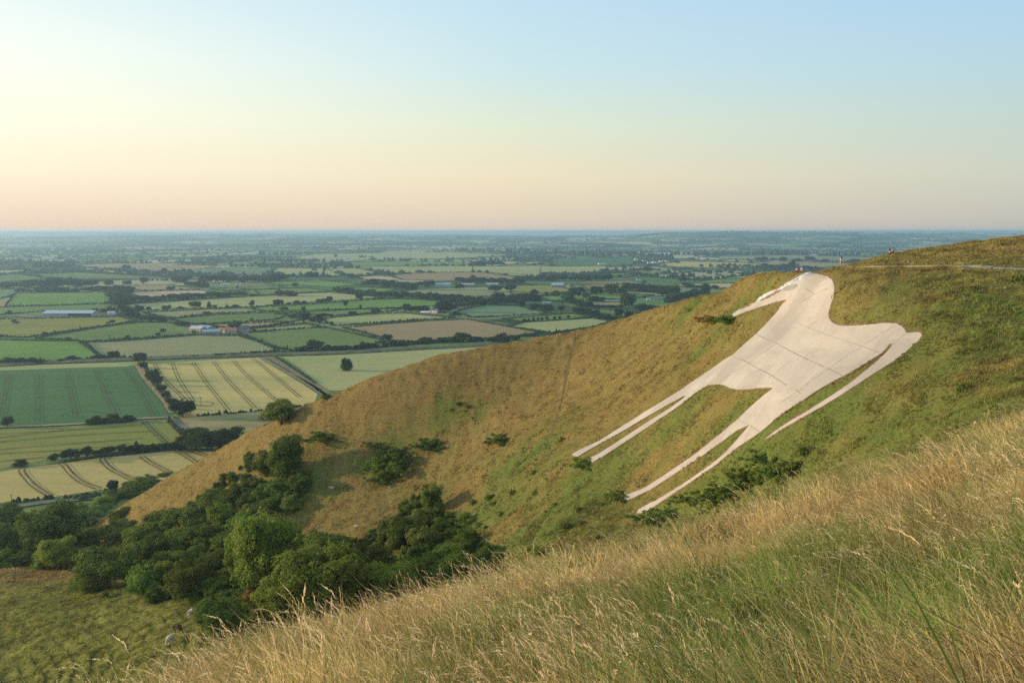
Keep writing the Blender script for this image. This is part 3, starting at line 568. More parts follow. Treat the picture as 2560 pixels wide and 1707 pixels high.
trams([ZE(l) for l in [[(1300,170),(1360,270),(1440,360),(1560,470)],[(1450,162),(1510,310),(1630,488)],[(1622,156),(1740,335),(1830,450),(1915,556)],[(1792,146),(1870,250),(1960,355),(2145,542)],[(1960,142),(2060,250),(2150,335),(2352,500)],[(2120,122),(2240,215),(2400,350),(2520,450)]]], 'tractor wheelings in the striped wheat', .6)
trams([ZE(l) for l in [[(1212,655),(1300,745),(1405,842)]]], 'tractor wheelings across the olive crop', .9)
trams([ZE(l) for l in [[(230,1047),(178,1062),(255,1165),(330,1225),(425,1282)],[(400,1015),(520,1010),(600,1095),(700,1170),(835,1222)],[(950,958),(860,968),(930,1050),(1040,1110),(1170,1172)],[(1190,945),(1280,1010),(1430,1085)],[(1480,905),(1540,930),(1650,1000)],[(1540,890),(1640,915),(1760,950)]]], 'tractor wheelings in the ripe wheat', .7, M_TRAM2)
pp = []
for L in [[(-200,812),(700,712),(1200,690)],[(-200,842),(700,765),(1280,735)],[(-200,905),(600,840),(1200,795)],[(-200,935),(600,890),(1100,840)],[(-200,1010),(500,940)],[(-200,770),(600,725),(1000,700)]]:
    pp.append(strip(smooth_line(ZE(L), 20), 1.0, ZP + .62, .4))
for a_, b_, n_ in ((ZE([(-200,300)])[0], ZE([(1230,330)])[0], 0),):
    pass
V, Fc = merge(pp); tag(link('crop_rows', mesh_np('crop_rows', V, Fc), M_TRAM), 'faint rows across the olive crop field', None, None, 'structure')
pp = []
for i in range(9):
    t = i / 8; pp.append(strip(smooth_line(ZA([(880 + 560 * t, 372 - 28 * t * (1 - t) - 32 * t), (960 + 600 * t, 378 + 22 * math.sin(t * 3))]), 5), 2.6, ZP + .63, .3))
for i in range(7):
    t = i / 6; pp.append(strip(smooth_line(ZA([(1850 + 400 * t, 368 + 3 * t), (1740 + 400 * t, 422 + 6 * t)]), 5), 2.4, ZP + .63, .3))
for i in range(14):
    t = i / 13; pp.append(strip(smooth_line(ZC([(600 + 300 * t, 484), (560 + 380 * t, 504)]), 5), 2.4, ZP + .63, .3))
V, Fc = merge(pp); tag(link('crop_rows', mesh_np('crop_rows', V, Fc), M_TRAM), 'dark stripes across the far striped fields', None, None, 'structure')
# railway on its low bank, farm tracks, lane
RAIL = [(-200, 918)] + ZA([(0,1186),(400,1163),(1150,1137),(1600,1120),(2100,1104)]) + ZB([(0,1100),(350,1092),(700,1083),(1000,1067),(1300,1050),(1700,1030),(2100,1000)])
C_ = np.array(smooth_line(RAIL, 12))
M_BAL = diffuse('ballast', (.13, .115, .10), .3, .8); M_BANK = diffuse('bank_grass', (.15, .14, .065), .5, .09); M_LANE = diffuse('lane_surface', (.20, .18, .14), .2, .3)
d = np.gradient(C_, axis=0); nn = np.stack([-d[:, 1], d[:, 0]], 1); nn /= np.linalg.norm(nn, axis=1)[:, None]
prof = [(-11, .68), (-7, 1.5), (-3, 2.1), (3, 2.1), (7, 1.3), (11, .68)]
V = np.concatenate([np.c_[C_ + nn * o_, np.full((len(C_), 1), ZP + h_)] for o_, h_ in prof]); q = len(C_); i = np.arange(q - 1)
Fc = np.concatenate([np.stack([i + k * q, i + 1 + k * q, i + 1 + (k + 1) * q, i + (k + 1) * q], 1) for k in range(5)]); mi = np.repeat([0, 0, 1, 0, 0], q - 1)
rw = link('railway', mesh_np('railway', V, Fc, False, mi), [M_BANK, M_BAL]); tag(rw, 'straight railway line crossing the vale on a low bank', None, None, 'structure')
def ribbon(name, L, wid, mt, words, z=.66):
    V, Fc = strip(smooth_line(L, 10), wid, ZP + z, .12); tag(link(name, mesh_np(name, V, Fc), mt), words, None, None, 'structure')
M_TRK = diffuse('earth_track', (.24, .19, .12), .35, .25); M_RGH = diffuse('rank_grass', (.22, .19, .08), .5, .3)
ribbon('lane', [(-200, 1290)] + ZF([(0,348),(150,328),(300,305),(450,293),(620,275),(760,262),(900,235)]), 5, M_LANE, 'narrow pale lane along the foot of the down', .7)
ribbon('farm_track', ZB([(0,1120),(200,1235),(400,1344),(560,1450)]), 5, M_TRK, 'brown farm track beside the wheat field')
ribbon('grass_margin', ZB([(60,1118),(200,1185),(420,1330),(600,1450)]), 8, M_RGH, 'rank grass beside the farm track')
ribbon('grass_margin', ZE([(1165,175),(1250,300),(1340,400),(1420,500),(1475,580)]), 9, diffuse('dry_margin', (.34, .25, .11), .4, .3), 'dry grass margin between dark crop and wheat', .7)
ribbon('grass_margin', ZE([(-300,715),(0,702),(400,688),(750,668),(1150,632),(1450,620)]), 5, diffuse('bleached_margin', (.33, .27, .14), .35, .3), 'bleached grass strip under the dark crop', .7)
ribbon('farm_track', ZE([(1400,610),(1520,690),(1620,760)]), 4, M_LANE, 'pale track down to the big thorns', .72)
ribbon('farm_track', ZA([(1640,925),(1800,940),(2000,935),(2100,915)]), 9, diffuse('yard_concrete', (.20, .20, .18), .2, .4), 'grey yard in front of the farm')
ribbon('farm_track', ZA([(150,775),(350,782),(800,782),(1000,775)]), 10, diffuse('yard_gravel', (.26, .25, .23), .2, .3), 'grey yard around the long shed')
ribbon('farm_track', ZE([(1640,490),(1740,488),(1800,505),(1740,525),(1650,520)]), .8, M_TRAM, 'wheeling that curves round the field pole')
ribbon('farm_track', ZE([(520,612),(540,585),(650,572),(780,570),(870,590)]), .8, M_TRAM, 'wheeling curve in the dark green crop')

# ================================================================== foliage prototypes
def ico(sub):
    bm = bmesh.new(); bmesh.ops.create_icosphere(bm, subdivisions=sub, radius=1); v = np.array([x.co[:] for x in bm.verts]); f = np.array([[x.index for x in g_.verts] for g_ in bm.faces]); bm.free(); return v, f
ICO1, ICO2, ICO3 = ico(1), ico(2), ico(3)
def crown(seed, shape, nleaf, leaf):
    "leaf sprays over many overlapping boughs; base z=0, top z=1, widest about 1"
    r = np.random.default_rng(seed); B = []
    if shape == 'round': core = [(0, 0, .56, .36)]; nb, lo, hi, rad = 26, .20, .86, .42
    elif shape == 'tall': core = [(0, 0, .40, .28), (0, 0, .70, .24)]; nb, lo, hi, rad = 30, .14, .90, .36
    elif shape == 'spread': core = [(0, 0, .55, .30), (.18, .05, .5, .26), (-.18, 0, .5, .26)]; nb, lo, hi, rad = 30, .25, .82, .46
    elif shape == 'cone': core = [(0, 0, .35, .30), (0, 0, .62, .2)]; nb, lo, hi, rad = 26, .12, .9, .38
    elif shape == 'patch': core = [(0, 0, .12, .14), (.22, .1, .1, .12), (-.25, -.08, .1, .12)]; nb, lo, hi, rad = 60, .04, .40, .62
    else: core = [(0, 0, .28, .36), (.2, .1, .25, .3), (-.2, -.1, .25, .3)]; nb, lo, hi, rad = 26, .08, .78, .42
    B += core
    for i in range(nb):
        t = r.uniform(0, 1) ** .8; z = lo + (hi - lo) * t; th = r.uniform(0, 6.283)
        if shape == 'cone': rr = rad * (1 - t) * r.uniform(.6, 1)
        elif shape == 'patch': z *= r.random(); rr = rad * r.uniform(.05, 1.2)
        elif shape == 'low': rr = rad * math.sqrt(max(0, 1 - (z / .95) ** 2)) * r.uniform(.5, 1)
        else: zz = (z - .52) / .5; rr = rad * math.sqrt(max(.02, 1 - zz * zz)) * r.uniform(.55, 1)
        B.append((rr * math.cos(th), rr * math.sin(th), z, r.uniform(.09, .19) * (.62 if shape == 'patch' else 1)))
    B = np.array(B); wts = B[:, 3] ** 2; wts /= wts.sum(); k = r.choice(len(B), nleaf * 2, p=wts)
    d = r.normal(size=(nleaf * 2, 3)); d /= np.linalg.norm(d, axis=1)[:, None]; d[:, 2] = np.abs(d[:, 2]) * np.where(r.random(nleaf * 2) < .72, 1, -1)
    fl = 1 + .28 * np.sin(d[:, 0] * 5 + k) * np.sin(d[:, 1] * 6 + k * 2) + r.normal(0, .07, nleaf * 2)
    P = B[k, :3] + d * (B[k, 3] * fl)[:, None] * [1, 1, .85]
    deep = np.zeros(len(P), bool)
    for j, b in enumerate(B): deep |= (np.linalg.norm((P - b[:3]) / [1, 1, .85], axis=1) < b[3] * .72) & (k != j)
    ok = (~deep) & (P[:, 2] > .015); P = P[ok][:nleaf]; d = d[ok][:nleaf]; n_ = len(P)
    N = d + r.normal(0, .55, (n_, 3)); N /= np.linalg.norm(N, axis=1)[:, None]; t1 = np.cross(N, r.normal(size=(n_, 3))); t1 /= np.linalg.norm(t1, axis=1)[:, None] + 1e-9; t2 = np.cross(N, t1)
    s = leaf * r.uniform(.55, 1.35, n_)[:, None]
    V = np.stack([P - t1 * s, P - t2 * s * .62, P + t1 * s, P + t2 * s * .62], 1).reshape(-1, 3); Fq = np.arange(n_ * 4).reshape(-1, 4)
    parts = [(V, Fq)]
    for b in B:
        v, f = ICO1; f4 = np.c_[f, f[:, 2]]
        parts.append((v * b[3] * .74 * [1, 1, .8] + b[:3], None))
    # inner boughs as quads-degenerate-free: append triangles in a second mesh pass
    tv = np.concatenate([p[0] for p in parts[1:]]); tf = np.concatenate([ICO1[1] + i * len(ICO1[0]) for i in range(len(B))])
    top = V[:, 2].max(); V = V / [1, 1, top]; tv = tv / [1, 1, top]
    return V, Fq, tv, tf
def crown_mesh(name, *a):
    V, Fq, tv, tf = crown(*a); nq, ntr = len(Fq), len(tf)
    me = bpy.data.meshes.new(name); AV = np.concatenate([V, tv]).astype(np.float32); me.vertices.add(len(AV)); me.vertices.foreach_set('co', AV.ravel())
    L = np.concatenate([Fq.ravel(), (tf + len(V)).ravel()]).astype(np.int32); me.loops.add(len(L)); me.loops.foreach_set('vertex_index', L)
    st = np.concatenate([np.arange(nq) * 4, nq * 4 + np.arange(ntr) * 3]).astype(np.int32); me.polygons.add(nq + ntr); me.polygons.foreach_set('loop_start', st)
    me.update(calc_edges=True); return me
def trunk_mesh(name, seed, h=.45, r0=.035, sides=7):
    r = np.random.default_rng(seed); pp = []
    def tube(p, q, ra, rb):
        ax = np.array(q) - np.array(p); ax = ax / np.linalg.norm(ax); u_ = np.cross(ax, [.3, .9, .1]); u_ /= np.linalg.norm(u_); v_ = np.cross(ax, u_); th = np.arange(sides) / sides * 6.283
        ring = np.cos(th)[:, None] * u_ + np.sin(th)[:, None] * v_; V = np.concatenate([p + ring * ra, q + ring * rb]); i = np.arange(sides); pp.append((V, np.stack([i, (i + 1) % sides, (i + 1) % sides + sides, i + sides], 1)))
    a = np.array((0, 0, -.06)); b = np.array((r.normal(0, .015), r.normal(0, .015), h * .55)); tube(a, b, r0 * 1.25, r0 * .8); top = b
    for k in range(5):
        th = k * 1.256 + r.uniform(-.4, .4); e_ = b + np.array((math.cos(th) * .2, math.sin(th) * .2, h * r.uniform(.4, .9))); tube(b, e_, r0 * .6, r0 * .2)
    V, Fc = merge(pp); return mesh_np(name, V, Fc, True)
LM = {'dark': leafmat('leaf_dark', (0.106, 0.152, 0.035), (0.193, 0.250, 0.057), .25), 'mid': leafmat('leaf_mid', (0.116, 0.185, 0.038), (0.218, 0.300, 0.062), .32), 'light': leafmat('leaf_light', (0.171, 0.244, 0.043), (0.293, 0.366, 0.073), .4),
 'olive': leafmat('leaf_olive', (0.122, 0.159, 0.037), (0.207, 0.232, 0.061), .3), 'rust': leafmat('leaf_rust', (0.268, 0.183, 0.043), (0.390, 0.232, 0.061), .3)}
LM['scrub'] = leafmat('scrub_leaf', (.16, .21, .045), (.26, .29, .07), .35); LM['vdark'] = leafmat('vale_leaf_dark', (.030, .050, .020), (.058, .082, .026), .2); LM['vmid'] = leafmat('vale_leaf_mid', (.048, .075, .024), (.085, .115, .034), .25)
M_BARK = diffuse('bark', (.075, .06, .045), .35, 8, .95, .02)
# ================================================================== trees and bushes
TR = [trunk_mesh('trunk', 50 + i) for i in range(3)]
SH = {'r': 'round', 't': 'tall', 's': 'spread', 'c': 'cone', 'l': 'low', 'p': 'patch'}
CR = {}
def get_crown(sh, tone, near, var):
    k = (sh, tone, near, var)
    if k not in CR:
        nl, lf = ((11000, .017) if near == 2 else (3600, .028) if near == 1 else (800, .055))
        me0 = CR.get(('geo', sh, near, var))
        if me0 is None: me0 = crown_mesh('crown', hash((sh, var)) % 1000 if False else ord(sh) * 7 + var * 31 + near, SH[sh], nl, lf); CR[('geo', sh, near, var)] = me0; me = me0
        else: me = me0.copy(); me.materials.clear()
        me.materials.append(LM[tone]); CR[k] = me
    return CR[k]
PROTO = {}
def tree(name, sh, tone, near, x, y, z, hgt, wid, label, cat, group=None, trunk=True, kind=None, rz=None):
    var = random.randrange(3 if near else 4); key = (name, sh, tone, near, var, trunk)
    if key not in PROTO:
        o = empty(name); c_ = link('crown', get_crown(sh, tone, near, var), [], o); PROTO[key] = (o, [c_])
        if trunk:
            me = TR[var % 3] if TR[var % 3].materials else TR[var % 3]
            if not me.materials: me.materials.append(M_BARK)
            t_ = bpy.data.objects.new('trunk', me); COL.objects.link(t_); t_.parent = o; PROTO[key][1].append(t_)
    else:
        p, ch = PROTO[key]; o = p.copy(); COL.objects.link(o)
        for q in ('group', 'kind'):
            if q in o: del o[q]
        for c in ch: d_ = c.copy(); COL.objects.link(d_); d_.parent = o
    o.location = (x, y, z); o.rotation_euler = (0, 0, random.uniform(0, 6.28) if rz is None else rz); o.scale = (wid, wid, hgt)
    tag(o, label, cat, group, kind); return o
ORD = ['leftmost', 'second', 'third', 'fourth', 'fifth', 'sixth', 'seventh', 'eighth', 'ninth', 'tenth', 'eleventh', 'twelfth', 'thirteenth', 'fourteenth', 'fifteenth', 'sixteenth', 'seventeenth', 'eighteenth', 'nineteenth', 'twentieth', 'twenty-first', 'twenty-second', 'twenty-third', 'twenty-fourth', 'twenty-fifth']
def ordinal(i, n_):
    if n_ == 1: return 'only'
    if i == n_ - 1: return 'rightmost'
    return ORD[i] if i < len(ORD) else None
S = []   # single vale trees: (u, v base, h px, w px) in photo pixels
def add(conv, k, L):
    for t in L: (u, v), = conv([(t[0], t[1])]); S.append((u, v, t[2] / k, t[3] / k, t[4] if len(t) > 4 else None))
add(ZA, 3.36, [(1640,712,60,80,'s'),(1400,727,45,60,'s'),(1520,718,25,35),(1758,706,50,42,'c'),(1805,704,24,32),(1908,698,15,28),(1980,700,24,50),(2118,697,55,42,'t'),(2335,685,48,60),(2115,608,22,35),(2150,608,20,25),(2340,598,35,45),
 (1435,560,38,55,'s'),(1518,553,14,20),(1065,386,42,60,'r'),(1155,737,56,42,'t'),(1190,735,45,38,'t'),(1250,732,36,32),(1222,757,20,16),(1735,762,28,48,'s'),(2115,815,22,25),(380,935,30,36),(120,842,38,32),(150,840,22,24),(85,757,32,30),(55,757,18,18),
 (1075,968,35,30),(945,838,32,34),(905,840,18,26),(570,970,18,36),(10,957,30,32),(800,752,42,48),(865,747,36,40),(920,757,60,42,'t'),(960,757,52,42,'t'),(955,1132,62,82),(1180,1170,84,92),(600,1150,42,92),(515,1160,26,62),
 (90,1172,52,120),(160,1170,46,90),(255,1166,38,90),(320,1168,30,110),(20,1176,32,90),(850,1138,36,90),(800,1140,30,80),(1030,730,45,60),(1100,800,92,82,'t'),(1060,765,62,62),(1150,802,60,52,'t'),(1200,817,42,50),(1270,822,48,62),(1320,822,46,62),(1370,824,36,58),
 (1490,856,36,36),(1530,858,34,36),(1570,860,36,42),(1710,869,36,56),(1955,876,40,60),(2000,872,46,52),(1875,876,20,40),(1820,872,16,30),(2075,905,50,40),(1370,912,30,44),(1325,940,26,36),(1205,502,52,62),(915,512,42,64),(1070,507,32,70),
 (1385,417,46,44),(1430,420,26,52),(1490,422,26,42),(1545,422,26,42),(230,408,32,45),(440,405,30,38),(1520,490,40,110),(1880,428,36,50,'t'),(1940,432,28,50),(2140,1096,26,70),(2230,1094,24,60),(1980,1104,18,90),(1850,1108,20,130),(1640,1120,12,70)])
add(ZB, 3.36, [(155,682,42,62,'s'),(245,684,26,30),(315,674,32,52),(375,672,26,42),(170,603,42,72),(232,607,45,68),(275,607,42,70),(500,666,34,50),(545,664,36,52),(585,657,46,46),(840,637,46,62),(717,692,46,38,'t'),(200,732,36,58,'s'),(365,727,32,32),
 (845,714,32,24,'t'),(573,720,16,14),(775,770,36,54,'s'),(975,757,46,66,'s'),(365,828,86,104,'r'),(440,838,62,52,'r'),(500,842,82,66,'t'),(605,862,40,26,'t'),(1070,980,52,78,'r'),(1678,556,56,62,'s'),(1980,572,58,98,'s'),(2105,567,56,76,'s'),
 (415,447,46,76),(470,447,44,42),(590,447,15,42),(760,452,32,72),(635,283,28,26,'t'),(1180,416,26,20),(1235,351,15,32),(1620,353,15,20),(1765,356,26,30),(1855,353,43,90),(1945,356,48,56,'r'),(2010,353,42,46),(300,532,36,46),(2205,473,42,104,'s'),
 (1790,482,52,46,'t'),(1230,742,68,62),(1555,742,96,124,'r'),(2005,643,62,92),(1320,740,50,70),(1380,738,50,80),(1270,742,46,60),(460,1062,84,110,'r'),(390,1070,48,90),(330,1074,42,70),(560,1060,44,80),(640,1058,36,80),(700,1056,34,90),
 (820,1052,36,60),(880,1046,52,80),(940,1040,38,60),(985,1038,26,40),(1055,1034,36,52),(1115,1028,46,60),(1195,1024,46,80),(1270,1012,28,60),(1320,1008,34,70),(1390,1004,54,108),(1520,996,40,70),(1580,994,46,80),(1640,992,44,70),(1705,990,78,110,'r'),
 (1790,988,44,90),(1850,986,36,70),(1930,984,28,46),(2035,998,78,120),(2140,975,42,90),(1975,1000,36,50),(2290,650,60,62,'t')])
add(ZC, 3.36, [(640,590,64,104,'r'),(770,600,92,110,'r'),(840,604,70,80,'r'),(300,604,44,68),(222,604,32,30),(560,627,50,62),(400,657,72,82),(455,622,82,92),(500,592,62,82),(120,602,52,62,'t'),(910,712,122,118),(1010,745,76,96),(1075,747,62,66),(575,707,56,66),
 (830,782,68,66,'r'),(915,779,42,62,'s'),(1195,607,62,62),(1290,592,62,82),(1560,587,84,88,'t'),(930,366,19,22),(1070,394,38,72),(1170,396,18,26),(1520,361,22,30),(1365,492,50,46),(840,446,22,36),(610,772,42,72),(510,752,52,92),(110,722,52,80),
 (235,727,52,90),(175,712,40,60),(350,725,34,50),(1745,377,30,26),(40,822,26,22),(75,822,26,20),(115,820,34,22),(150,816,28,22),(185,812,30,24),(225,810,34,24),(290,806,30,22),(335,804,30,22),(405,796,28,22),(1050,630,30,30),(690,648,34,60),(630,645,40,50),
 (735,790,34,60),(690,782,30,50),(1470,585,40,50),(1640,545,30,60),(1720,560,28,60),(1420,535,22,50),(75,935,14,120)])
add(ZD, 3.3127, [(205,298,26,40),(155,298,22,34),(350,308,34,60),(290,298,16,30),(480,312,26,70),(575,314,44,60),(700,318,28,60),(430,372,60,64,'t'),(65,348,14,36),(960,336,46,90),(905,328,28,40),(370,382,50,60),(310,380,40,60),(250,386,40,60),(200,360,34,40),(640,390,34,60),(560,388,40,70)])
add(ZE, 3.36, [(1535,612,144,150,'r'),(1600,588,110,70),(65,697,86,76),(790,672,62,108,'l'),(880,667,48,64),(948,657,66,104,'l'),(1020,658,28,50),(1085,647,50,88,'l'),(1280,305,88,92),(1312,348,84,84),(1205,205,50,58),(1365,400,50,60),(1400,450,50,60),(1440,510,56,66),
 (1480,545,44,50),(170,1028,54,96,'l'),(450,978,52,70),(595,968,86,130,'r'),(725,948,86,84,'r'),(820,938,48,70),(870,936,62,56),(932,924,66,76,'r'),(1025,912,66,70,'r'),(1090,905,46,70),(1140,902,50,80),(1200,898,50,80),(1260,894,46,80),(1320,888,46,80),
 (1380,884,48,80),(1450,884,58,80),(1520,885,56,80),(1650,885,172,240,'r'),(1740,892,110,120),(1575,888,120,130),(1930,888,182,230,'r'),(1840,880,110,120),(2010,870,90,90),(945,1238,92,92,'t'),(1895,580,14,30)])
LONE = ZB([(715,1232)])[0]
NF = []
for (u, v, h_, w_, sh) in S:
    best, bk = 1e9, 0
    for k, P in enumerate(FPX):
        q = np.array(P); dd = np.min(np.hypot(q[:, 0] - u, (q[:, 1] - v) * 2.5)); c_ = np.hypot((q[:, 0].mean() - u), (q[:, 1].mean() - v) * 2.5) * .3
        if in_poly(np.array([u]), np.array([v]), P)[0]: dd *= .3
        if dd + c_ < best: best, bk = dd + c_, k
    NF.append(bk)
order = {}
for i, k in enumerate(NF): order.setdefault(k, []).append(i)
for k, L in order.items():
    L.sort(key=lambda i: S[i][0]); n_ = len(L)
    for j, i in enumerate(L):
        u, v, h_, w_, sh = S[i]; x, y = on_plain(u, v); hm, wm = h_ * y / F, w_ * y / F * 1.12
        ratio = wm / hm; adj = 'broad' if ratio > 1.45 else 'narrow' if ratio < .85 else 'round'
        sz = 'small' if hm < 7 else 'tall' if hm > 14 else 'dark'
        sh = sh or ('l' if ratio > 1.7 else 'r' if random.random() < .6 else 's')
        o_ = ordinal(j, n_); near = 1 if y < 700 else 0
        lb = f"{sz} {adj} tree, {o_} of those by the {FIELDS[k][3]}" if n_ > 1 else f"{sz} {adj} tree standing by the {FIELDS[k][3]}"
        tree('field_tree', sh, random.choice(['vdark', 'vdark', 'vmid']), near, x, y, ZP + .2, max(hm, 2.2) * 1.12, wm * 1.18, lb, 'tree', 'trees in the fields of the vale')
x, y = on_plain(*LONE)
tree('field_tree', 'l', 'vmid', 2, x + 1.5, y, ZP + .1, 34 * y / F, 30 * y / F, 'lone leaning oak in the middle of the open pale field', 'tree', 'trees in the fields of the vale')
# belts and copses of trees
BELTS = [(ZA, [(1020,662),(1240,652),(1600,628),(2050,604)], 44, 'under the pinkish stubble'), (ZA, [(150,577),(500,572),(930,560)], 34, 'above the bright green paddock'), (ZA, [(0,540),(400,532),(800,524)], 54, 'forming the far left wood'),
 (ZA, [(380,496),(640,496)], 46, 'on top of the far left wood'), (ZA, [(800,560),(960,556),(1100,575)], 44, 'joining the left woods'), (ZA, [(940,606),(1000,640),(1010,690)], 60, 'right of the bright green paddock'), (ZA, [(950,580),(1080,590)], 50, 'at the stubble corner'), (ZA, [(1560,520),(1740,540)], 36, 'left of the white house'),
 (ZA, [(1680,492),(2000,490),(2352,488)], 60, 'behind the white house'), (ZA, [(1450,488),(1600,470)], 36, 'left of the house wood'),
 (ZB, [(630,576),(800,588),(1000,612)], 46, 'running down to the oaks field'), (ZB, [(1030,618),(1250,626),(1520,642)], 56, 'below the grey oak field'), (ZB, [(1540,655),(1850,672),(2200,690)], 62, 'right of the villa trees'), (ZB, [(1480,745),(1600,712),(1900,682)], 40, 'behind the villa'),
 (ZB, [(1600,782),(1680,784)], 40, 'beside the villa drive'), (ZB, [(870,522),(1050,530),(1310,558)], 54, 'left of the white barns'), (ZB, [(1330,528),(1460,528)], 50, 'right beside the white barns'), (ZB, [(1640,492),(1900,500),(2200,508)], 44, 'behind the white barns'), (ZB, [(0,482),(120,476),(230,470)], 50, 'left of the sheep pasture'),
 (ZB, [(2080,640),(2250,640),(2352,650)], 50, 'at the far end of the villa belt'), (ZB, [(240,796),(320,798)], 36, 'left of the big round tree'), (ZB, [(520,778),(610,776)], 24, 'right of the big round tree'),
 (ZC, [(885,562),(1100,574),(1330,592)], 62, 'left of the tan hill field'), (ZC, [(1240,660),(1380,625),(1500,605)], 50, 'close behind the brow of the hill'), (ZC, [(0,650),(60,640),(120,640)], 60, 'at the left of the green field'), (ZC, [(1080,700),(1180,708)], 20, 'low behind the brow'),
 (ZC, [(450,742),(560,756),(660,775)], 44, 'crossing the two oaks field'), (ZC, [(660,805),(820,806)], 30, 'just behind the hill fence'), (ZC, [(610,705),(740,702),(860,704)], 20, 'below the tan plot'), (ZC, [(580,650),(700,645)], 36, 'left of the caravans'), (ZC, [(1370,520),(1500,540)], 24, 'along the tan hill field'),
 (ZC, [(400,650),(480,680),(530,700)], 40, 'beside the green field'), (ZC, [(150,478),(400,478),(620,478),(770,472)], 48, 'above the grey barn')]
nbelt = 0
for conv, L, hz_, words in BELTS:
    k_ = 3.36; P = densify(conv(L), 1.0, False); W_ = np.array([on_plain(*p) for p in P]); seg = np.r_[0, np.cumsum(np.linalg.norm(np.diff(W_, axis=0), axis=1))]
    ym = W_[:, 1].mean(); hm = hz_ / k_ * ym / F; n_ = int(np.clip(seg[-1] / (hm * .8), 3, 13)); sp_ = seg[-1] / n_
    for j in range(n_):
        t = (j + .5 + random.uniform(-.25, .25)) * sp_; x = np.interp(t, seg, W_[:, 0]); y = np.interp(t, seg, W_[:, 1]) + random.uniform(-2, 8); hh = hm * random.uniform(.72, 1.12)
        tree('belt_tree', random.choice('rrsl'), random.choice(['vdark', 'vdark', 'vmid']), 0, x, y, ZP + .2, hh * 1.15, max(sp_ * 1.7, hh * 1.1) * random.uniform(.9, 1.15),
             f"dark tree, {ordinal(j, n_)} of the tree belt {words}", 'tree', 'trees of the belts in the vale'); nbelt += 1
print('trees', len(S), nbelt)
def lumps(P, z0, hgt, wid, base, jit=.3):
    "bushy growth along world points: irregular leafy mounds"
    v0, f0 = base; n_ = len(P); pp = []; 
    sc = rng.uniform(1 - jit, 1 + jit, (n_, 3)) * [wid / 2, wid / 2, hgt]; th = rng.uniform(0, 6.28, n_)
    rad = 1 + .22 * rng.normal(size=(n_, len(v0), 1)); V = v0[None] * rad * sc[:, None, :]; c, s = np.cos(th)[:, None], np.sin(th)[:, None]
    X = V[..., 0] * c - V[..., 1] * s + P[:, 0:1]; Y = V[..., 0] * s + V[..., 1] * c + P[:, 1:2]; Z_ = V[..., 2] + (z0 if np.isscalar(z0) else z0[:, None])
    Vv = np.stack([X, Y, Z_], -1).reshape(-1, 3); Fc = (f0[None] + (np.arange(n_) * len(v0))[:, None, None]).reshape(-1, f0.shape[1]); return Vv, Fc
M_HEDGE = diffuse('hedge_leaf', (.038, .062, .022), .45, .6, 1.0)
_seen = []; _seenA = [np.zeros((0, 2))]
def hedge(P_px, words, h_=2.0, w_=2.2, check=True, mt=None):
    pts = []
    for p in densify(P_px, 1.5, False):
        if check and len(_seenA[0]):
            q = _seenA[0]
            if np.min(np.abs(q[:, 0] - p[0]) / 5 + np.abs(q[:, 1] - p[1]) / 2.0) < 1: continue
        pts.append(p)
    _seen.extend(pts[::2]); _seenA[0] = np.array(_seen)
    if len(pts) < 12: return
    W_ = np.array([on_plain(*p) for p in pts]); D = W_[:, 1].mean(); step = max(w_ * .55, D / 900); o_ = []
    for i in range(len(W_) - 1):
        dd = np.linalg.norm(W_[i + 1] - W_[i])
        if dd > 60: continue
        for t in np.arange(rng.random() * .5, 1, min(1, step / max(dd, .01))) if dd > step else ([rng.random()] if rng.random() < dd / step else []): o_.append(W_[i] + (W_[i + 1] - W_[i]) * t)
    if len(o_) < 6: return
    o_ = np.array(o_); o_ += rng.normal(0, w_ * .1, o_.shape); hh = h_ * (1 + .25 * vnoise(o_[:, 0] / 40, o_[:, 1] / 40)); big = rng.random(len(o_)) < .05; hh[big] *= rng.uniform(1.3, 2.2, big.sum())
    V, Fc = lumps(o_, ZP + .1, 1.0, w_, ICO1); V = V.reshape(len(o_), -1, 3); V[..., 2] = ZP + .1 + (V[..., 2] - ZP - .1) * hh[:, None]; V = V.reshape(-1, 3)
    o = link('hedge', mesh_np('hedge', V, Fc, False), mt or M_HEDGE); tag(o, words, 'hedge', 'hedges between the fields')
hedge(ZE([(-300,1385),(0,1345),(380,1300),(640,1290),(1000,1240)]), 'dark hedge between the ripe wheat and the lane', 1.6, 2.2)
hedge(ZE([(640,1305),(800,1285),(1000,1255)]), 'thick dark bank hedge under the narrow field tree', 2.5, 5, False)
hedge(ZE([(1070,905),(1300,888),(1500,885)]), 'dense dark hedge joining the thorns below the olive crop', 3.5, 4)
hedge(ZE([(1220,190),(1260,290),(1340,400),(1400,470),(1470,560)]), 'overgrown hedge between dark crop and striped wheat', 2.6, 3.2)
hedge(ZE([(1640,608),(1900,590),(2260,552),(2640,512)]), 'low dark hedge under the striped wheat', 1.6, 2.2)
hedge(ZE([(1420,650),(1500,730),(1560,790)]), 'ragged green hedge right of the olive crop', 2.2, 3)
hedge([(-200, 922)] + ZA([(0,1200),(400,1178),(1150,1150),(1600,1133),(2100,1118)]) + ZB([(0,1112),(700,1095),(1300,1062),(1900,1022)]), 'thin dark scrub on the near side of the railway', .8, 3)
hedge(ZB([(130,1120),(200,1165),(330,1250),(470,1344)]), 'ragged bushes beside the brown farm track', 1.6, 2.5)
hedge([(-200, 905)] + ZA([(0,1168),(400,1158),(800,1142),(1240,1130)]), 'left scrub on the far side of the railway', 2.2, 3)
hedge(ZA([(1240,1126),(1700,1112),(2200,1095)]) + ZB([(100,1080),(300,1076)]), 'thin bushes on the far side of the railway', 1.8, 2.6)
hedge(ZC([(20,828),(300,808),(600,792)]), 'thin clipped hedge under the young trees', 1.6, 1.8)
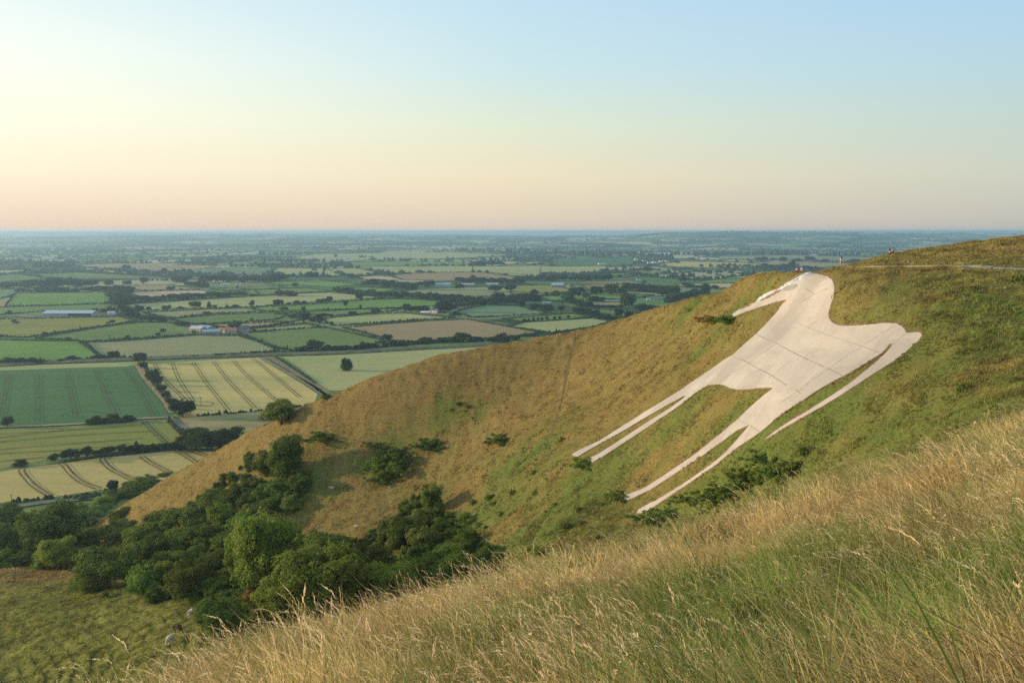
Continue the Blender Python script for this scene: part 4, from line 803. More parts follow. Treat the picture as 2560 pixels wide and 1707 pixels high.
hedge(ZB([(300,1074),(760,1056),(1000,1036),(1440,1003),(1480,998),(1880,985)]), 'long thick hedge along the railway field', 2.6, 4)
for k, (mk, P, hd, words) in enumerate(FIELDS):
    if hd:
        PP = [p for p in FPX[k]]; hedge(PP + [PP[0]], f"dark hedge enclosing the {words}", 2.1, 2.3)

# ------------------------------------------------------------------ the wooded coombe: (x, base y, height, width, shape, tone)
K = []
def addk(conv, k, L):
    for t in L: (u, v), = conv([(t[0], t[1])]); K.append((u, v, t[2] / k, t[3] / k, t[4], t[5], t[6]))
addk(ZF, 2.816, [(30,500,190,230,'r','dark','dark round tree at the left edge of the picture'),(45,640,220,190,'r','dark','dark tree below it at the left edge'),(50,740,110,170,'l','mid','low green bush left of the meadow fence'),(340,660,385,350,'r','dark','big dark broad tree left of the coombe'),
 (190,560,150,160,'r','mid','green tree between the two dark left trees'),(120,600,140,150,'r','olive','olive bush behind the left fence'),(210,735,90,140,'l','dark','low dark bush under the big left tree'),(420,770,245,210,'r','light','light green leafy bush right of the big left tree'),(330,760,130,150,'l','mid','green bush at the meadow edge'),
 (540,470,110,150,'l','mid','small green bush right of the big left tree top'),(600,610,150,180,'r','mid','green bush above the ivy dome'),(540,560,120,140,'r','dark','dark bush deep behind the light bush'),(640,420,100,150,'l','light','pale bush at the foot of the spur'),(560,420,120,120,'l','mid','green bush at the lane end of the spur'),
 (730,350,110,130,'l','light','light bush on the left foot of the spur'),(690,390,90,120,'l','mid','mid green bush on the left foot'),(800,300,90,120,'r','mid','bush climbing the left spur edge'),(870,272,60,90,'l','light','pale bush below the upright field tree'),(920,270,130,130,'r','light','round light tree at the spur edge by a pole'),
 (1045,205,100,140,'r','mid','dark green tree on the spur edge above the wheat'),(985,225,60,80,'l','mid','small bush beside the spur edge tree'),(1150,130,45,80,'l','mid','small bush high on the spur edge'),(1195,110,30,60,'l','dark','tiny bush topmost on the spur edge'),
 (850,400,70,140,'l','olive','low olive scrub on the lower spur slope'),(880,470,60,120,'l','mid','low scrub at the bottom of the spur slope'),(760,540,90,130,'l','mid','green bush below the spur scrub'),(660,910,250,200,'l','mid','leafy skirt left of the ivy dome'),(760,905,300,380,'r','dark','large dark ivy-clad dome at the meadow edge'),
 (570,905,120,120,'l','dark','small dark bush left of the ivy dome'),(840,600,180,200,'r','dark','dark tree behind the ivy dome'),(900,530,120,150,'l','olive','olive bush at the foot of the bare slope'),(1000,600,160,200,'r','light','light topped tree in the middle of the coombe'),(960,740,200,190,'r','dark','dark tree right of the ivy dome'),
 (1100,700,190,190,'r','dark','dark tree under the light topped tree'),(1120,480,140,170,'r','mid','green tree at the slope foot'),(1260,480,160,200,'r','dark','dark bush at the upper slope foot'),(1390,440,120,200,'l','dark','dark scrub under the bare slope'),(1500,300,110,190,'l','dark','dark scrub left of the tall slope tree'),
 (1600,330,130,170,'r','dark','dark bush under the tall slope tree'),(1700,250,110,160,'l','olive','olive scrub under the tall slope tree'),(1580,490,200,170,'r','light','bright green bush on the slope'),(1440,600,170,200,'r','mid','mid green tree in the upper coombe'),(1280,640,170,170,'r','mid','leafy bush in mid coombe'),(1240,560,90,130,'l','light','pale leafy bush in mid coombe'),
 (1200,800,180,170,'r','dark','dark bush above the pale leafy one'),(1000,960,225,180,'r','mid','broad green bush at the meadow edge'),(1090,995,120,110,'l','dark','low dark bush beside the broad green one'),(1180,900,220,150,'t','light','upright light green bush at the meadow edge'),(1210,960,110,110,'l','olive','small olive bush at the meadow edge'),
 (1350,985,290,270,'r','olive','big olive bush at the meadow edge'),(1330,780,170,190,'r','mid','green bush above the big olive bush'),(1500,820,200,220,'r','olive','olive tree left of the tall bright tree'),(1540,970,165,180,'r','light','small round bright green bush'),(1420,1010,110,160,'l','mid','green bush below the round bright one'),
 (1620,700,220,200,'r','dark','dark tree left of the tall bright tree top'),(1680,960,140,170,'r','mid','green bush at the foot of the tall bright tree'),(1560,1240,290,280,'r','dark','deep dark green bush above the pale cow'),(1450,1110,140,150,'l','dark','dark low bush nearest the cows'),(1640,1060,170,180,'r','dark','dark bush beneath the round bright one'),
 (1700,520,160,180,'r','mid','green bush at the bare slope edge'),(1800,450,160,160,'r','dark','dark bush behind the tall bright tree')])
addk(ZG, 2.904, [(335,395,325,235,'t','dark','tall dark tree standing on the bare slope'),(180,370,180,150,'r','olive','olive tree left of the tall slope tree'),(75,340,80,90,'s','dark','small flat topped tree on the slope edge'),(240,330,100,90,'r','mid','green bush between the slope trees'),(430,500,150,150,'r','dark','dark bush right of the tall slope tree'),
 (280,520,130,160,'l','mid','leafy scrub below the tall slope tree'),(180,560,130,160,'l','dark','dark scrub below the slope trees'),(380,610,100,150,'l','mid','low green scrub on the slope foot'),(240,620,110,150,'r','mid','round green scrub above the tall bright tree'),(80,500,110,140,'l','olive','olive scrub left on the slope'),(60,610,110,140,'r','dark','dark scrub left of the tall bright tree'),
 (1385,640,215,160,'t','dark','dark upright tree at the right of the coombe'),(1245,660,100,110,'r','dark','small dark tree left of the upright one'),(1330,760,160,170,'r','olive','olive tree under the dark upright one'),(1200,880,220,230,'r','dark','dark olive tree right of the bare slope foot'),(1130,900,130,120,'l','olive','low olive bush at the bare slope foot'),
 (1480,780,110,140,'r','mid','green bush beneath the dark upright tree'),(1560,840,110,120,'r','dark','dark bush at the right coombe edge'),(1640,720,80,150,'l','mid','low scrub right of the dark upright tree'),(1650,880,140,150,'l','mid','green scrub at the right coombe end'),(1330,900,170,200,'r','olive','olive bush in the right coombe'),
 (180,1235,650,440,'t','light','tallest bright green tree in the coombe'),(60,1180,420,260,'r','mid','green tree leaning on the tallest one'),(320,1180,360,260,'r','mid','green tree right of the tallest one'),(620,960,185,300,'l','dark','dark spreading bush below the bare slope'),(490,920,130,200,'l','mid','green bush below the bare slope'),(740,930,120,170,'l','dark','dark low bush below the bare slope'),(820,1010,150,170,'l','mid','bush in front of the bare slope foot'),
 (560,1370,480,540,'s','light','broad light green tree behind the near grass'),(300,1400,300,300,'r','light','light green bush left of the broad light tree'),(910,1140,290,260,'r','olive','dark olive tree in the coombe bottom'),(820,1260,260,240,'r','mid','green tree right of the broad light tree'),(1090,1230,260,340,'s','light','bright leafy bush behind the near grass'),
 (960,1270,200,200,'l','mid','green bush behind the purple grass'),(1290,1160,220,230,'r','light','bright bush mid right of the coombe'),(1500,1120,240,280,'s','light','bright broad bush at the right coombe'),(1430,1190,170,200,'l','mid','bush under the bright broad one'),(1660,1090,170,190,'r','mid','last green bush at the right coombe end'),
 (1600,960,140,170,'r','dark','dark bush above the bright broad one'),(75,1360,170,170,'r','rust','small rust-brown bush'),(150,1430,140,200,'l','light','pale bush below the rust-brown one'),(20,1420,160,160,'l','light','pale bush left of the rust-brown one'),(1850,960,80,150,'l','dark','low dark scrub right of the coombe'),
 (1370,160,59,162,'p','mid','small patch bush on the brown slope'),(1150,230,76,189,'p','dark','dark patch bush, upper one on the brown slope'),(1060,290,85,229,'p','mid','green patch bush on the brown slope'),(1180,320,76,202,'p','dark','dark patch bush on the brown slope'),(1050,400,68,175,'p','mid','lowest patch bush on the brown slope'),(620,100,42,175,'p','mid','small bush high on the brown slope'),(980,155,38,108,'p','olive','tiny bush high on the brown slope'),
 (1900,120,51,162,'p','olive','scrub patch left of the front hooves')])
addk(ZH, 2.4505, [(1420,1260,72,148,'p','dark','dark gorse patch, topmost below the hind legs'),(1330,1290,68,175,'p','mid','green gorse patch below the hind legs'),(1240,1190,51,175,'p','mid','low green scrub beside the hind legs'),(1130,1350,68,202,'p','dark','dark gorse patch in the middle of the hollow'),(1180,1310,59,162,'p','mid','gorse patch right of the middle one'),
 (940,1450,68,162,'p','dark','dark gorse patch, lowest in the hollow'),(1040,1400,51,175,'p','mid','green scrub between the gorse patches'),(700,1520,42,175,'p','mid','scrub patch left in the hollow'),(150,1225,46,148,'p','mid','scrub at the front hooves'),(370,1425,46,108,'p','dark','dark scrub at the hind hoof'),(1040,350,42,148,'p','mid','shrub at the muzzle of the white horse'),
 (930,345,38,135,'p','rust','brownish shrub left of the muzzle'),(820,1460,42,148,'p','olive','olive scrub behind the tall grass'),(600,1560,51,202,'p','dark','scrub below the lowest hind hoof')])
K += [(703.5, 1061, 62, 80, 't', 'dark', 'tree on the brow of the spur against the fields'), (814, 997, 14, 20, 'r', 'dark', 'small bush on the brow of the spur'), (676, 1052, 30, 40, 'r', 'dark', 'little tree left of the brow tree')]
for u, v, h_, w_, sh, tone, words in K:
    g_ = hit(u, v)
    if not g_:
        g_ = hit(u, v + 12) or (0, 0, 0)
        if g_[1] == 0: continue
    D = g_[1]; bush = sh in 'lp' or h_ * D / F < 4.5
    tree('thorn_bush' if bush else 'coombe_tree', sh, tone, 2 if h_ * w_ > 5500 else 1, g_[0], g_[1], float(ground(g_[0], g_[1])) - .25, h_ * D / F * 1.08, w_ * D / F * 1.3, words if len(words.split()) > 3 else words + ' here', 'bush' if bush else 'tree', 'bushes and trees of the coombe', trunk=not bush)

# ------------------------------------------------------------------ far woodland, hedges and scattered trees: one mass nobody could count
pts = []
N_ = 60000; aa = rng.uniform(-.72, .72, N_); dd = np.exp(rng.uniform(math.log(2300), math.log(15500), N_)); X = aa * dd; Y = dd
wood = fbm(X / 800, Y / 500, 4); vf = 1 / dd
ju, jv = proj(X, Y, far_z(X, Y)); infield = np.zeros(N_, bool)
for P in FPX:
    P = np.array(P)
    if P[:, 1].min() < 700: infield |= in_poly(ju, jv, P)
line = np.abs(fbm(X / 420 + 3, Y / 260, 2)) < .03
keep_ = (~infield) & ((wood > .27) | (line & (dd < 9000)) | (rng.random(N_) < .03)); X, Y = X[keep_], Y[keep_]
Z_ = far_z(X, Y); hh = rng.uniform(5, 11, len(X)) * (1 + .3 * (Y > 6000)); 
V, Fc = lumps(np.c_[X, Y], Z_, 1.0, 1.0, ICO1, .25); V = V.reshape(len(X), -1, 3); C0 = np.stack([X, Y, Z_], 1)[:, None]; wx = (14 + Y / 900)[:, None, None]
V = C0 + (V - C0) * np.concatenate([np.broadcast_to(wx, (len(X), 1, 1))] * 2 + [hh[:, None, None]], 2); V = V.reshape(-1, 3)
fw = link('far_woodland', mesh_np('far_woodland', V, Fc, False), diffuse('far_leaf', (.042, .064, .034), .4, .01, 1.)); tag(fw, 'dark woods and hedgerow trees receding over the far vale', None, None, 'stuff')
# mid-distance woods traced from the photo (too far for single trees to show)
WD = [(ZA, [(0,372),(300,368),(620,372)], 62), (ZA, [(60,330),(350,326),(640,330)], 36), (ZA, [(-100,345),(300,345),(600,350)], 50), (ZA, [(1090,333),(1220,333)], 36), (ZA, [(1900,360),(2280,360)], 34), (ZA, [(1380,325),(1700,318),(2100,310)], 34), (ZA, [(1480,345),(1820,348)], 16), (ZA, [(700,372),(900,378),(1100,388),(1350,410)], 12), (ZA, [(80,415),(350,448)], 16),
 (ZA, [(700,410),(1100,432),(1330,442)], 16), (ZA, [(1000,470),(1420,478)], 16), (ZA, [(930,325),(1080,335)], 34), (ZB, [(0,360),(95,356)], 44), (ZB, [(130,362),(450,362),(760,360)], 32), (ZB, [(180,322),(540,320)], 32), (ZB, [(540,345),(700,345)], 46), (ZB, [(430,392),(570,392)], 36), (ZB, [(820,282),(960,284)], 24), (ZB, [(1030,310),(1140,312),(1260,312)], 34),
 (ZB, [(0,262),(210,262)], 46), (ZB, [(0,308),(200,308)], 30), (ZB, [(230,248),(560,244)], 20), (ZB, [(560,240),(1000,225),(1500,215)], 12), (ZB, [(1305,352),(1590,353)], 28), (ZB, [(1340,308),(1420,308)], 26), (ZB, [(1560,302),(1640,300)], 34), (ZB, [(1740,300),(2100,305),(2352,308)], 30), (ZB, [(1640,232),(1900,240),(2352,262)], 42), (ZB, [(0,490),(400,486),(850,480)], 10), (ZB, [(900,505),(1160,490)], 26), (ZB, [(1060,430),(1200,470)], 10),
 (ZC, [(0,300),(300,305)], 34), (ZC, [(0,240),(400,262),(760,290)], 56), (ZC, [(740,262),(1000,276),(1300,300)], 50), (ZC, [(1300,262),(1700,262),(2352,256)], 50), (ZC, [(720,402),(960,408)], 40), (ZC, [(960,440),(1200,452),(1500,440)], 40), (ZC, [(1400,476),(1700,458),(1950,430)], 30), (ZC, [(1190,460),(1500,468)], 30), (ZC, [(1600,362),(1720,362)], 34), (ZC, [(1290,390),(1380,388)], 28), (ZC, [(0,475),(140,476)], 44), (ZC, [(1700,350),(2000,372),(2352,360)], 30),
 (ZC, [(1000,300),(1250,318),(1340,330)], 26), (ZC, [(650,440),(900,430),(1100,420)], 16), (ZC, [(1980,300),(2300,310)], 30), (ZC, [(250,410),(560,425),(700,432)], 10), (ZD, [(100,255),(500,262),(1000,262)], 46), (ZD, [(550,200),(900,205),(1300,220)], 34), (ZD, [(130,388),(400,390),(660,396)], 54), (ZD, [(0,420),(150,415)], 40), (ZD, [(650,205),(1000,170),(1300,175)], 22), (ZD, [(0,215),(300,235),(600,245)], 30), (ZD, [(600,318),(920,326)], 22), (ZD, [(0,345),(130,360),(200,350)], 14)]
pp = []
for conv, L, hz_ in WD:
    P = densify(conv(L), .8, False); W_ = np.array([on_plain(*p) for p in P]); seg = np.r_[0, np.cumsum(np.linalg.norm(np.diff(W_, axis=0), axis=1))]; hm = .8 * hz_ / 3.36 * W_[:, 1].mean() / F
    n_ = max(6, int(seg[-1] / (hm * .50))); t = rng.uniform(0, seg[-1], n_); X = np.interp(t, seg, W_[:, 0]); Y = np.interp(t, seg, W_[:, 1]) + rng.uniform(-1, 4, n_) * hm * .5
    v_, f_ = lumps(np.c_[X, Y], 0., 1.0, 1.0, ICO2, .3); v_ = v_.reshape(n_, -1, 3); c0 = np.stack([X, Y, 0 * X], 1)[:, None]; hh = hm * rng.uniform(.45, 1.05, n_)[:, None, None]
    z0 = far_z(X, Y)[:, None]; v_ = c0 + (v_ - c0) * np.concatenate([hh * .8, hh * .8, hh], 2); v_[..., 2] += z0; pp.append((v_.reshape(-1, 3), f_))
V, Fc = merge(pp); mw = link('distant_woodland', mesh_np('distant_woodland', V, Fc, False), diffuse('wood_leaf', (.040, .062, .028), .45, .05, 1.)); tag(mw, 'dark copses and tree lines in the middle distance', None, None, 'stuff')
# ================================================================== grass
def grassmat(name, gain=1.0, trans=.4, straw=(.45, .33, .17), ps=.3):
    m, nt, out = mat(name); at = nd(nt, 'ShaderNodeAttribute', attribute_name='tint', attribute_type='INSTANCER')
    ba = nd(nt, 'ShaderNodeAttribute', attribute_name='blade'); oi = nd(nt, 'ShaderNodeObjectInfo')
    s1 = nd(nt, 'ShaderNodeMath', {0: ba.outputs['Fac'], 1: 1 - ps}, operation='GREATER_THAN'); s2 = nd(nt, 'ShaderNodeMath', {0: s1.outputs[0], 1: .75}, operation='MULTIPLY')
    c = mixc(nt, s2.outputs[0], at.outputs['Vector'], straw); k = rampf(nt, ba.outputs['Fac'], 0, 1, .75 * gain, 1.3 * gain)
    vm = nd(nt, 'ShaderNodeVectorMath', operation='SCALE'); nt.links.new(c, vm.inputs[0]); nt.links.new(k, vm.inputs['Scale'])
    d = nd(nt, 'ShaderNodeBsdfDiffuse', {'Color': vm.outputs[0]}); t = nd(nt, 'ShaderNodeBsdfTranslucent', {'Color': vm.outputs[0]})
    mx = nd(nt, 'ShaderNodeMixShader', {0: trans, 1: d.outputs[0], 2: t.outputs[0]}); nt.links.new(mx.outputs[0], out.inputs[0]); return m
def blades(seed, n_, rad, hlo, hhi, wid, lean, wind, segs=3):
    r = np.random.default_rng(seed); th = r.uniform(0, 6.28, n_); rr = rad * np.sqrt(r.random(n_)); bx, by = rr * np.cos(th), rr * np.sin(th); h = r.uniform(hlo, hhi, n_)
    lx = r.normal(0, lean, n_) + wind; ly = r.normal(0, lean, n_); fa = r.uniform(0, 3.14, n_); V = []; tt = np.linspace(0, 1, segs + 1)
    for t in tt:
        w_ = wid * (1 - t ** 1.5 * .9) * .5; x = bx + lx * h * t ** 1.8; y = by + ly * h * t ** 1.8; z = h * (t - .18 * t ** 3 * (abs(wind) + lean) * 2) - .02
        V.append(np.stack([x - w_ * np.cos(fa), y - w_ * np.sin(fa), z], 1)); V.append(np.stack([x + w_ * np.cos(fa), y + w_ * np.sin(fa), z], 1))
    V = np.stack(V, 1); nv = V.shape[1]; q = np.concatenate([np.stack([np.arange(n_) * nv + 2 * k, np.arange(n_) * nv + 2 * k + 1, np.arange(n_) * nv + 2 * k + 3, np.arange(n_) * nv + 2 * k + 2], 1) for k in range(segs)])
    return V.reshape(-1, 3), q, np.repeat(r.random(n_), nv)
def stalks(seed, n_, rad, hlo, hhi, wid, wind):
    "flowering stems that arch over with a feathery seed head"
    r = np.random.default_rng(seed); parts = []; bl = []
    for i in range(n_):
        th = r.uniform(0, 6.28); rr = rad * math.sqrt(r.random()); h = r.uniform(hlo, hhi); lx = r.normal(0, .16) + wind; ly = r.normal(0, .2); droop = r.uniform(.1, .5); fa = r.uniform(0, 3.14)
        tt = np.linspace(0, 1, 8); P = np.stack([rr * math.cos(th) + h * (lx * tt ** 1.7 + (-.22 * droop) * tt ** 5), rr * math.sin(th) + h * ly * tt ** 1.8, h * (tt - .22 * tt ** 3 * (abs(lx) + .2) - droop * .30 * tt ** 6)], 1)
        w_ = (wid * (1 - .5 * tt))[:, None] * .5; o_ = np.array([math.cos(fa), math.sin(fa), 0]); V = np.concatenate([P - o_ * w_, P + o_ * w_]); k = np.arange(7)
        parts.append((V, np.stack([k, k + 8, k + 9, k + 1], 1))); v_ = r.random() * .65; bl.append(np.full(16, v_))
        ns = r.integers(20, 30); s = np.linspace(.76, 1.0, ns); Q = np.stack([np.interp(s, tt, P[:, j]) for j in range(3)], 1); dr = P[-1] - P[-3]; dr /= np.linalg.norm(dr); full = r.uniform(.5, 1.2)
        for j in range(ns):
            sp_ = math.sin(math.pi * (j + .8) / (ns + .6)) * full; side = r.normal(size=3); side -= dr * side.dot(dr); side /= np.linalg.norm(side); ln = .021 * h * (0.4 + sp_) * r.uniform(.7, 1.3); e_ = Q[j] + dr * ln + side * ln * .42; n2 = np.cross(dr, side) * ln * .14
            parts.append((np.array([Q[j], Q[j] + (e_ - Q[j]) * .5 + n2, e_, Q[j] + (e_ - Q[j]) * .5 - n2]), np.array([[0, 1, 2, 3]]))); bl.append(np.full(4, .82 + .18 * r.random()))
    V, q = merge(parts); return V, q, np.concatenate(bl)
def protos(name, gens, mt):
    c = bpy.data.collections.new(name)
    for i, (V, q, b_) in enumerate(gens):
        me = mesh_np(name, V, q); add_attr(me, 'blade', b_); me.materials.append(mt); c.objects.link(bpy.data.objects.new(name + str(i), me))
    return c, len(gens)
def scatter(name, P, rot, scl, col, tint, words, kind='stuff'):
    c, n_ = col; me = bpy.data.meshes.new(name); me.vertices.add(len(P)); me.vertices.foreach_set('co', np.asarray(P, np.float32).ravel())
    add_attr(me, 'rot', rot); add_attr(me, 'scl', scl); add_attr(me, 'tint', tint); ia = me.attributes.new('pick', 'INT', 'POINT'); ia.data.foreach_set('value', rng.integers(0, n_, len(P)).astype(np.int32))
    o = link(name, me); tag(o, words, None, None, kind)
    ng = bpy.data.node_groups.new(name, 'GeometryNodeTree'); ng.interface.new_socket('Geometry', in_out='INPUT', socket_type='NodeSocketGeometry'); ng.interface.new_socket('Geometry', in_out='OUTPUT', socket_type='NodeSocketGeometry')
    gi = ng.nodes.new('NodeGroupInput'); go = ng.nodes.new('NodeGroupOutput'); ip = ng.nodes.new('GeometryNodeInstanceOnPoints'); ci = ng.nodes.new('GeometryNodeCollectionInfo'); ci.inputs[0].default_value = c; ci.inputs[1].default_value = True; ci.inputs[2].default_value = True
    def na(nm, ty):
        x = ng.nodes.new('GeometryNodeInputNamedAttribute'); x.data_type = ty; x.inputs[0].default_value = nm; return [s_ for s_ in x.outputs if s_.enabled][0]
    mp = ng.nodes.new('GeometryNodeMeshToPoints'); ng.links.new(gi.outputs[0], mp.inputs[0]); ng.links.new(mp.outputs[0], ip.inputs['Points']); ng.links.new(ci.outputs[0], ip.inputs['Instance']); ip.inputs['Pick Instance'].default_value = True
    ng.links.new(na('pick', 'INT'), ip.inputs['Instance Index']); er = ng.nodes.new('FunctionNodeEulerToRotation'); ng.links.new(na('rot', 'FLOAT_VECTOR'), er.inputs[0]); ng.links.new(er.outputs[0], ip.inputs['Rotation']); ng.links.new(na('scl', 'FLOAT'), ip.inputs['Scale']); ng.links.new(ip.outputs[0], go.inputs[0])
    md = o.modifiers.new('scatter', 'NODES'); md.node_group = ng; return o
# which parts of the downs can be seen (with a margin for a step to the side)
SL = T / DG[None]; RM = np.maximum.accumulate(SL, 1); VIS = SL > RM - .012
def visible(a, D):
    i = np.clip(np.searchsorted(AG, a), 0, len(AG) - 1); j = np.clip(((np.log(D) - LG[0]) / (LG[1] - LG[0])).astype(int), 0, len(LG) - 1); return VIS[i, j]
HP = np.array(HXY)
def interp_m(x, y):
    i = np.clip(np.searchsorted(AG, x / y), 0, len(AG) - 1); j = np.clip(((np.log(y) - LG[0]) / (LG[1] - LG[0])).astype(int), 0, len(LG) - 1); return _m[i, j]
BARE3 = [drape_pts(P) for P in (ZD([(860,350),(1100,348),(1400,344),(1700,340),(1790,345),(1780,357),(1500,357),(1200,361),(950,361)]), ZD([(2100,360),(2352,370),(2500,378),(2500,394),(2352,388),(2200,382),(2090,376)]))]
WORN = [ZC([(470,950),(455,1010),(440,1060),(432,1120),(415,1180),(400,1250),(382,1344),(376,1344),(392,1250),(405,1180),(420,1120),(430,1060),(445,1010),(460,950)]), ZH([(90,470),(66,560),(40,690),(10,850),(-40,1000),(-52,1060),(-60,1060),(-48,1000),(2,850),(30,690),(56,560),(80,470)])]
BARE3 += [drape_pts(densify(P, 6)) for P in WORN]
BARE = drape_pts(ZD([(0,702),(130,640),(260,560),(350,500),(430,440),(540,385),(660,372),(560,395),(480,450),(400,510),(340,560),(200,640),(60,710)]))
BARE2 = drape_pts(ZD([(1780,345),(1950,343),(2120,348),(2352,372),(2352,392),(2150,378),(2020,372),(1900,356)]))
G_FAR = protos('hill_tuft', [blades(300 + i, 20, .40, .30, 1.0, .085, .40, -.18, 2) for i in range(6)], grassmat('hill_grass', 1.05, .35, (.42, .31, .15), .18))
N_ = 620000; a = rng.uniform(-.74, .74, N_); D = np.exp(rng.uniform(math.log(34), math.log(330), N_)) ; x = a * D; y = D; z = ground(x, y)
ok = visible(a, D) & (z > ZP + .3); x, y, z = x[ok], y[ok], z[ok]
pk = rng.random(len(x)) < np.clip((y / 150) ** 1.0, .12, 1.0) ; x, y, z = x[pk], y[pk], z[pk]
inh = in_poly(x, y, HP) | in_poly(x, y, BARE) | (in_poly(x, y, BARE2) & (rng.random(len(x)) < .8)); 
for Q in BARE3: inh |= in_poly(x, y, np.array(Q)) & (rng.random(len(x)) < .8)
inh |= (riser(x, y) > .5) & (rng.random(len(x)) < .8)
x, y, z = x[~inh], y[~inh], z[~inh]
clump = fbm(x / 2.3, y / 2.3, 3); mk = np.clip(interp_m(x, y) * 1.2, 0, 1); sc = (.26 + .28 * rng.random(len(x)) ** 1.5) * (1 - .25 * mk) * (1 + .75 * clump); pk = rng.random(len(x)) < np.clip(.75 + clump, .25, 1); x, y, z, sc = x[pk], y[pk], z[pk], sc[pk]
tint = turf(x, y) * ((.66 + .68 * rng.random(len(x))) * (1 + .8 * fbm(x / 1.5 + 60, y / 2.2, 3)))[:, None]; print('far tufts', len(x))
scatter('hill_grass', np.stack([x, y, z], 1), np.stack([rng.normal(0, .12, len(x)), rng.normal(0, .12, len(x)), rng.uniform(-.6, .6, len(x))], 1), sc, G_FAR, tint, 'tussocky grass covering the whole down')
G_N = protos('meadow_tuft', [blades(500 + i, 44, .20, .14, .55, .0085, .50, -.30, 4) for i in range(6)], grassmat('meadow_grass', 1.2, .45, (.54, .41, .20), .30))
G_M = protos('slope_tuft', [blades(520 + i, 30, .34, .16, .58, .019, .42, -.28, 3) for i in range(5)], grassmat('slope_grass', 1.1, .42, (.54, .40, .19), .28))
G_S = protos('seed_stalk', [stalks(540 + i, 6, .28, .40, .80, .0042, -.34) for i in range(8)], grassmat('seed_grass', 1.3, .4, (.72, .54, .36), .2))
G_S2 = protos('seed_stem', [stalks(560 + i, 5, .40, .45, .95, .011, -.34) for i in range(6)], grassmat('seed_grass_far', 1.25, .4, (.68, .50, .36), .2))
def near_pts(n_, d0, d1, pw):
    u_ = rng.random(n_); D = (d0 ** (pw) + u_ * (d1 ** pw - d0 ** pw)) ** (1 / pw); a = rng.uniform(-.80, .80, n_); x = a * D; y = D; ok = visible(a, D) & (ground(x, y) > -26); return x[ok], y[ok], ground(x[ok], y[ok])
for nm, col, n_, d0, d1, pw, s0, words in (('meadow_grass', G_N, 10500, 1.1, 14, 1.2, 1.0, 'long wispy grass close to the camera'), ('slope_grass', G_M, 24000, 10, 48, 1.45, 1.0, 'long grass on the near slope'),
      ('seeding_grass', G_S, 3800, 3.4, 14, 1.3, 1.0, 'arching seed heads above the near grass'), ('seeding_grass', G_S2, 6500, 11, 48, 1.5, .95, 'pale seed heads along the near slope')):
    x, y, z = near_pts(n_, d0, d1, pw); cl = fbm(x / 1.7, y / 1.7, 3); sc = s0 * (.75 + .5 * rng.random(len(x))) * (1 + .8 * cl); 
    if 'seed' in nm: pk = rng.random(len(x)) < np.clip(.55 + 1.2 * fbm(x / 2.6 + 11, y / 2.6, 2), .08, 1); x, y, z, sc = x[pk], y[pk], z[pk], sc[pk]
    else: pk = rng.random(len(x)) < np.clip(.72 + 1.3 * fbm(x / .9 + 31, y / .9, 2), .12, 1); x, y, z, sc = x[pk], y[pk], z[pk], sc[pk]
    tint = turf(x, y) * ((.5 + 1.0 * rng.random(len(x))) * (1 + .6 * fbm(x / .7 + 9, y / .7, 2)))[:, None]; print(nm, len(x))
    scatter(nm, np.stack([x, y, z], 1), np.stack([rng.normal(0, .22, len(x)), rng.normal(0, .22, len(x)), rng.uniform(-1.2, 1.2, len(x))], 1), sc, col, tint, words)
# undergrowth that closes the ground under the coombe trees
UG = disp([(0,1190),(180,1165),(330,1112),(250,1180),(215,1225),(330,1215),(420,1160),(520,1090),(600,1030),(660,1090),(712,1090),(690,1150),(655,1190),(680,1222),(800,1248),(880,1215),(940,1160),(980,1130),(1040,1200),(1150,1280),(1130,1340),(900,1380),(600,1440),(500,1480),(445,1400),(420,1365),(300,1330),(180,1320),(80,1285),(0,1280)])
UXY = np.array(drape_pts(densify(UG, 30)))
N_ = 5200; x = rng.uniform(UXY[:, 0].min(), UXY[:, 0].max(), N_); y = rng.uniform(UXY[:, 1].min(), UXY[:, 1].max(), N_); ok = in_poly(x, y, UXY); x, y = x[ok], y[ok]; z = ground(x, y)
cu = bpy.data.collections.new('undergrowth')
for i, tn in enumerate(('dark', 'mid', 'dark', 'olive')): cu.objects.link(bpy.data.objects.new('undergrowth%d' % i, get_crown('l', tn, 1, i % 3)))
scatter('undergrowth', np.stack([x, y, z - .3], 1), np.stack([0 * x, 0 * x, rng.uniform(0, 6.28, len(x))], 1), rng.uniform(1.4, 3.4, len(x)), (cu, 4), np.ones((len(x), 3)), 'low brambles closing the ground between the coombe trees')
gx, gy = [], []
for cx, cy, r_, w_ in _gp:
    k = int(r_ * r_ * .18 * w_) if cx / cy < .36 else int(r_ * r_ * .035 * w_); gx.append(rng.normal(cx, r_ * .55, k)); gy.append(rng.normal(cy, r_ * .55, k))
x = np.concatenate(gx); y = np.concatenate(gy); ok = (fbm(x / 4, y / 4, 2) > -.05) & ~in_poly(x, y, HP) & (interp_m(x, y) < .35); x, y = x[ok], y[ok]; z = ground(x, y)
cs = bpy.data.collections.new('scrub')
for i, tn in enumerate(('scrub', 'scrub', 'olive', 'mid')): cs.objects.link(bpy.data.objects.new('scrub%d' % i, get_crown('p', tn, 1, i % 3)))
scatter('low_scrub', np.stack([x, y, z - .1], 1), np.stack([0 * x, 0 * x, rng.uniform(0, 6.28, len(x))], 1), rng.uniform(.5, 1.5, len(x)), (cs, 4), np.ones((len(x), 3)), 'low patchy scrub growing through the turf of the slope')
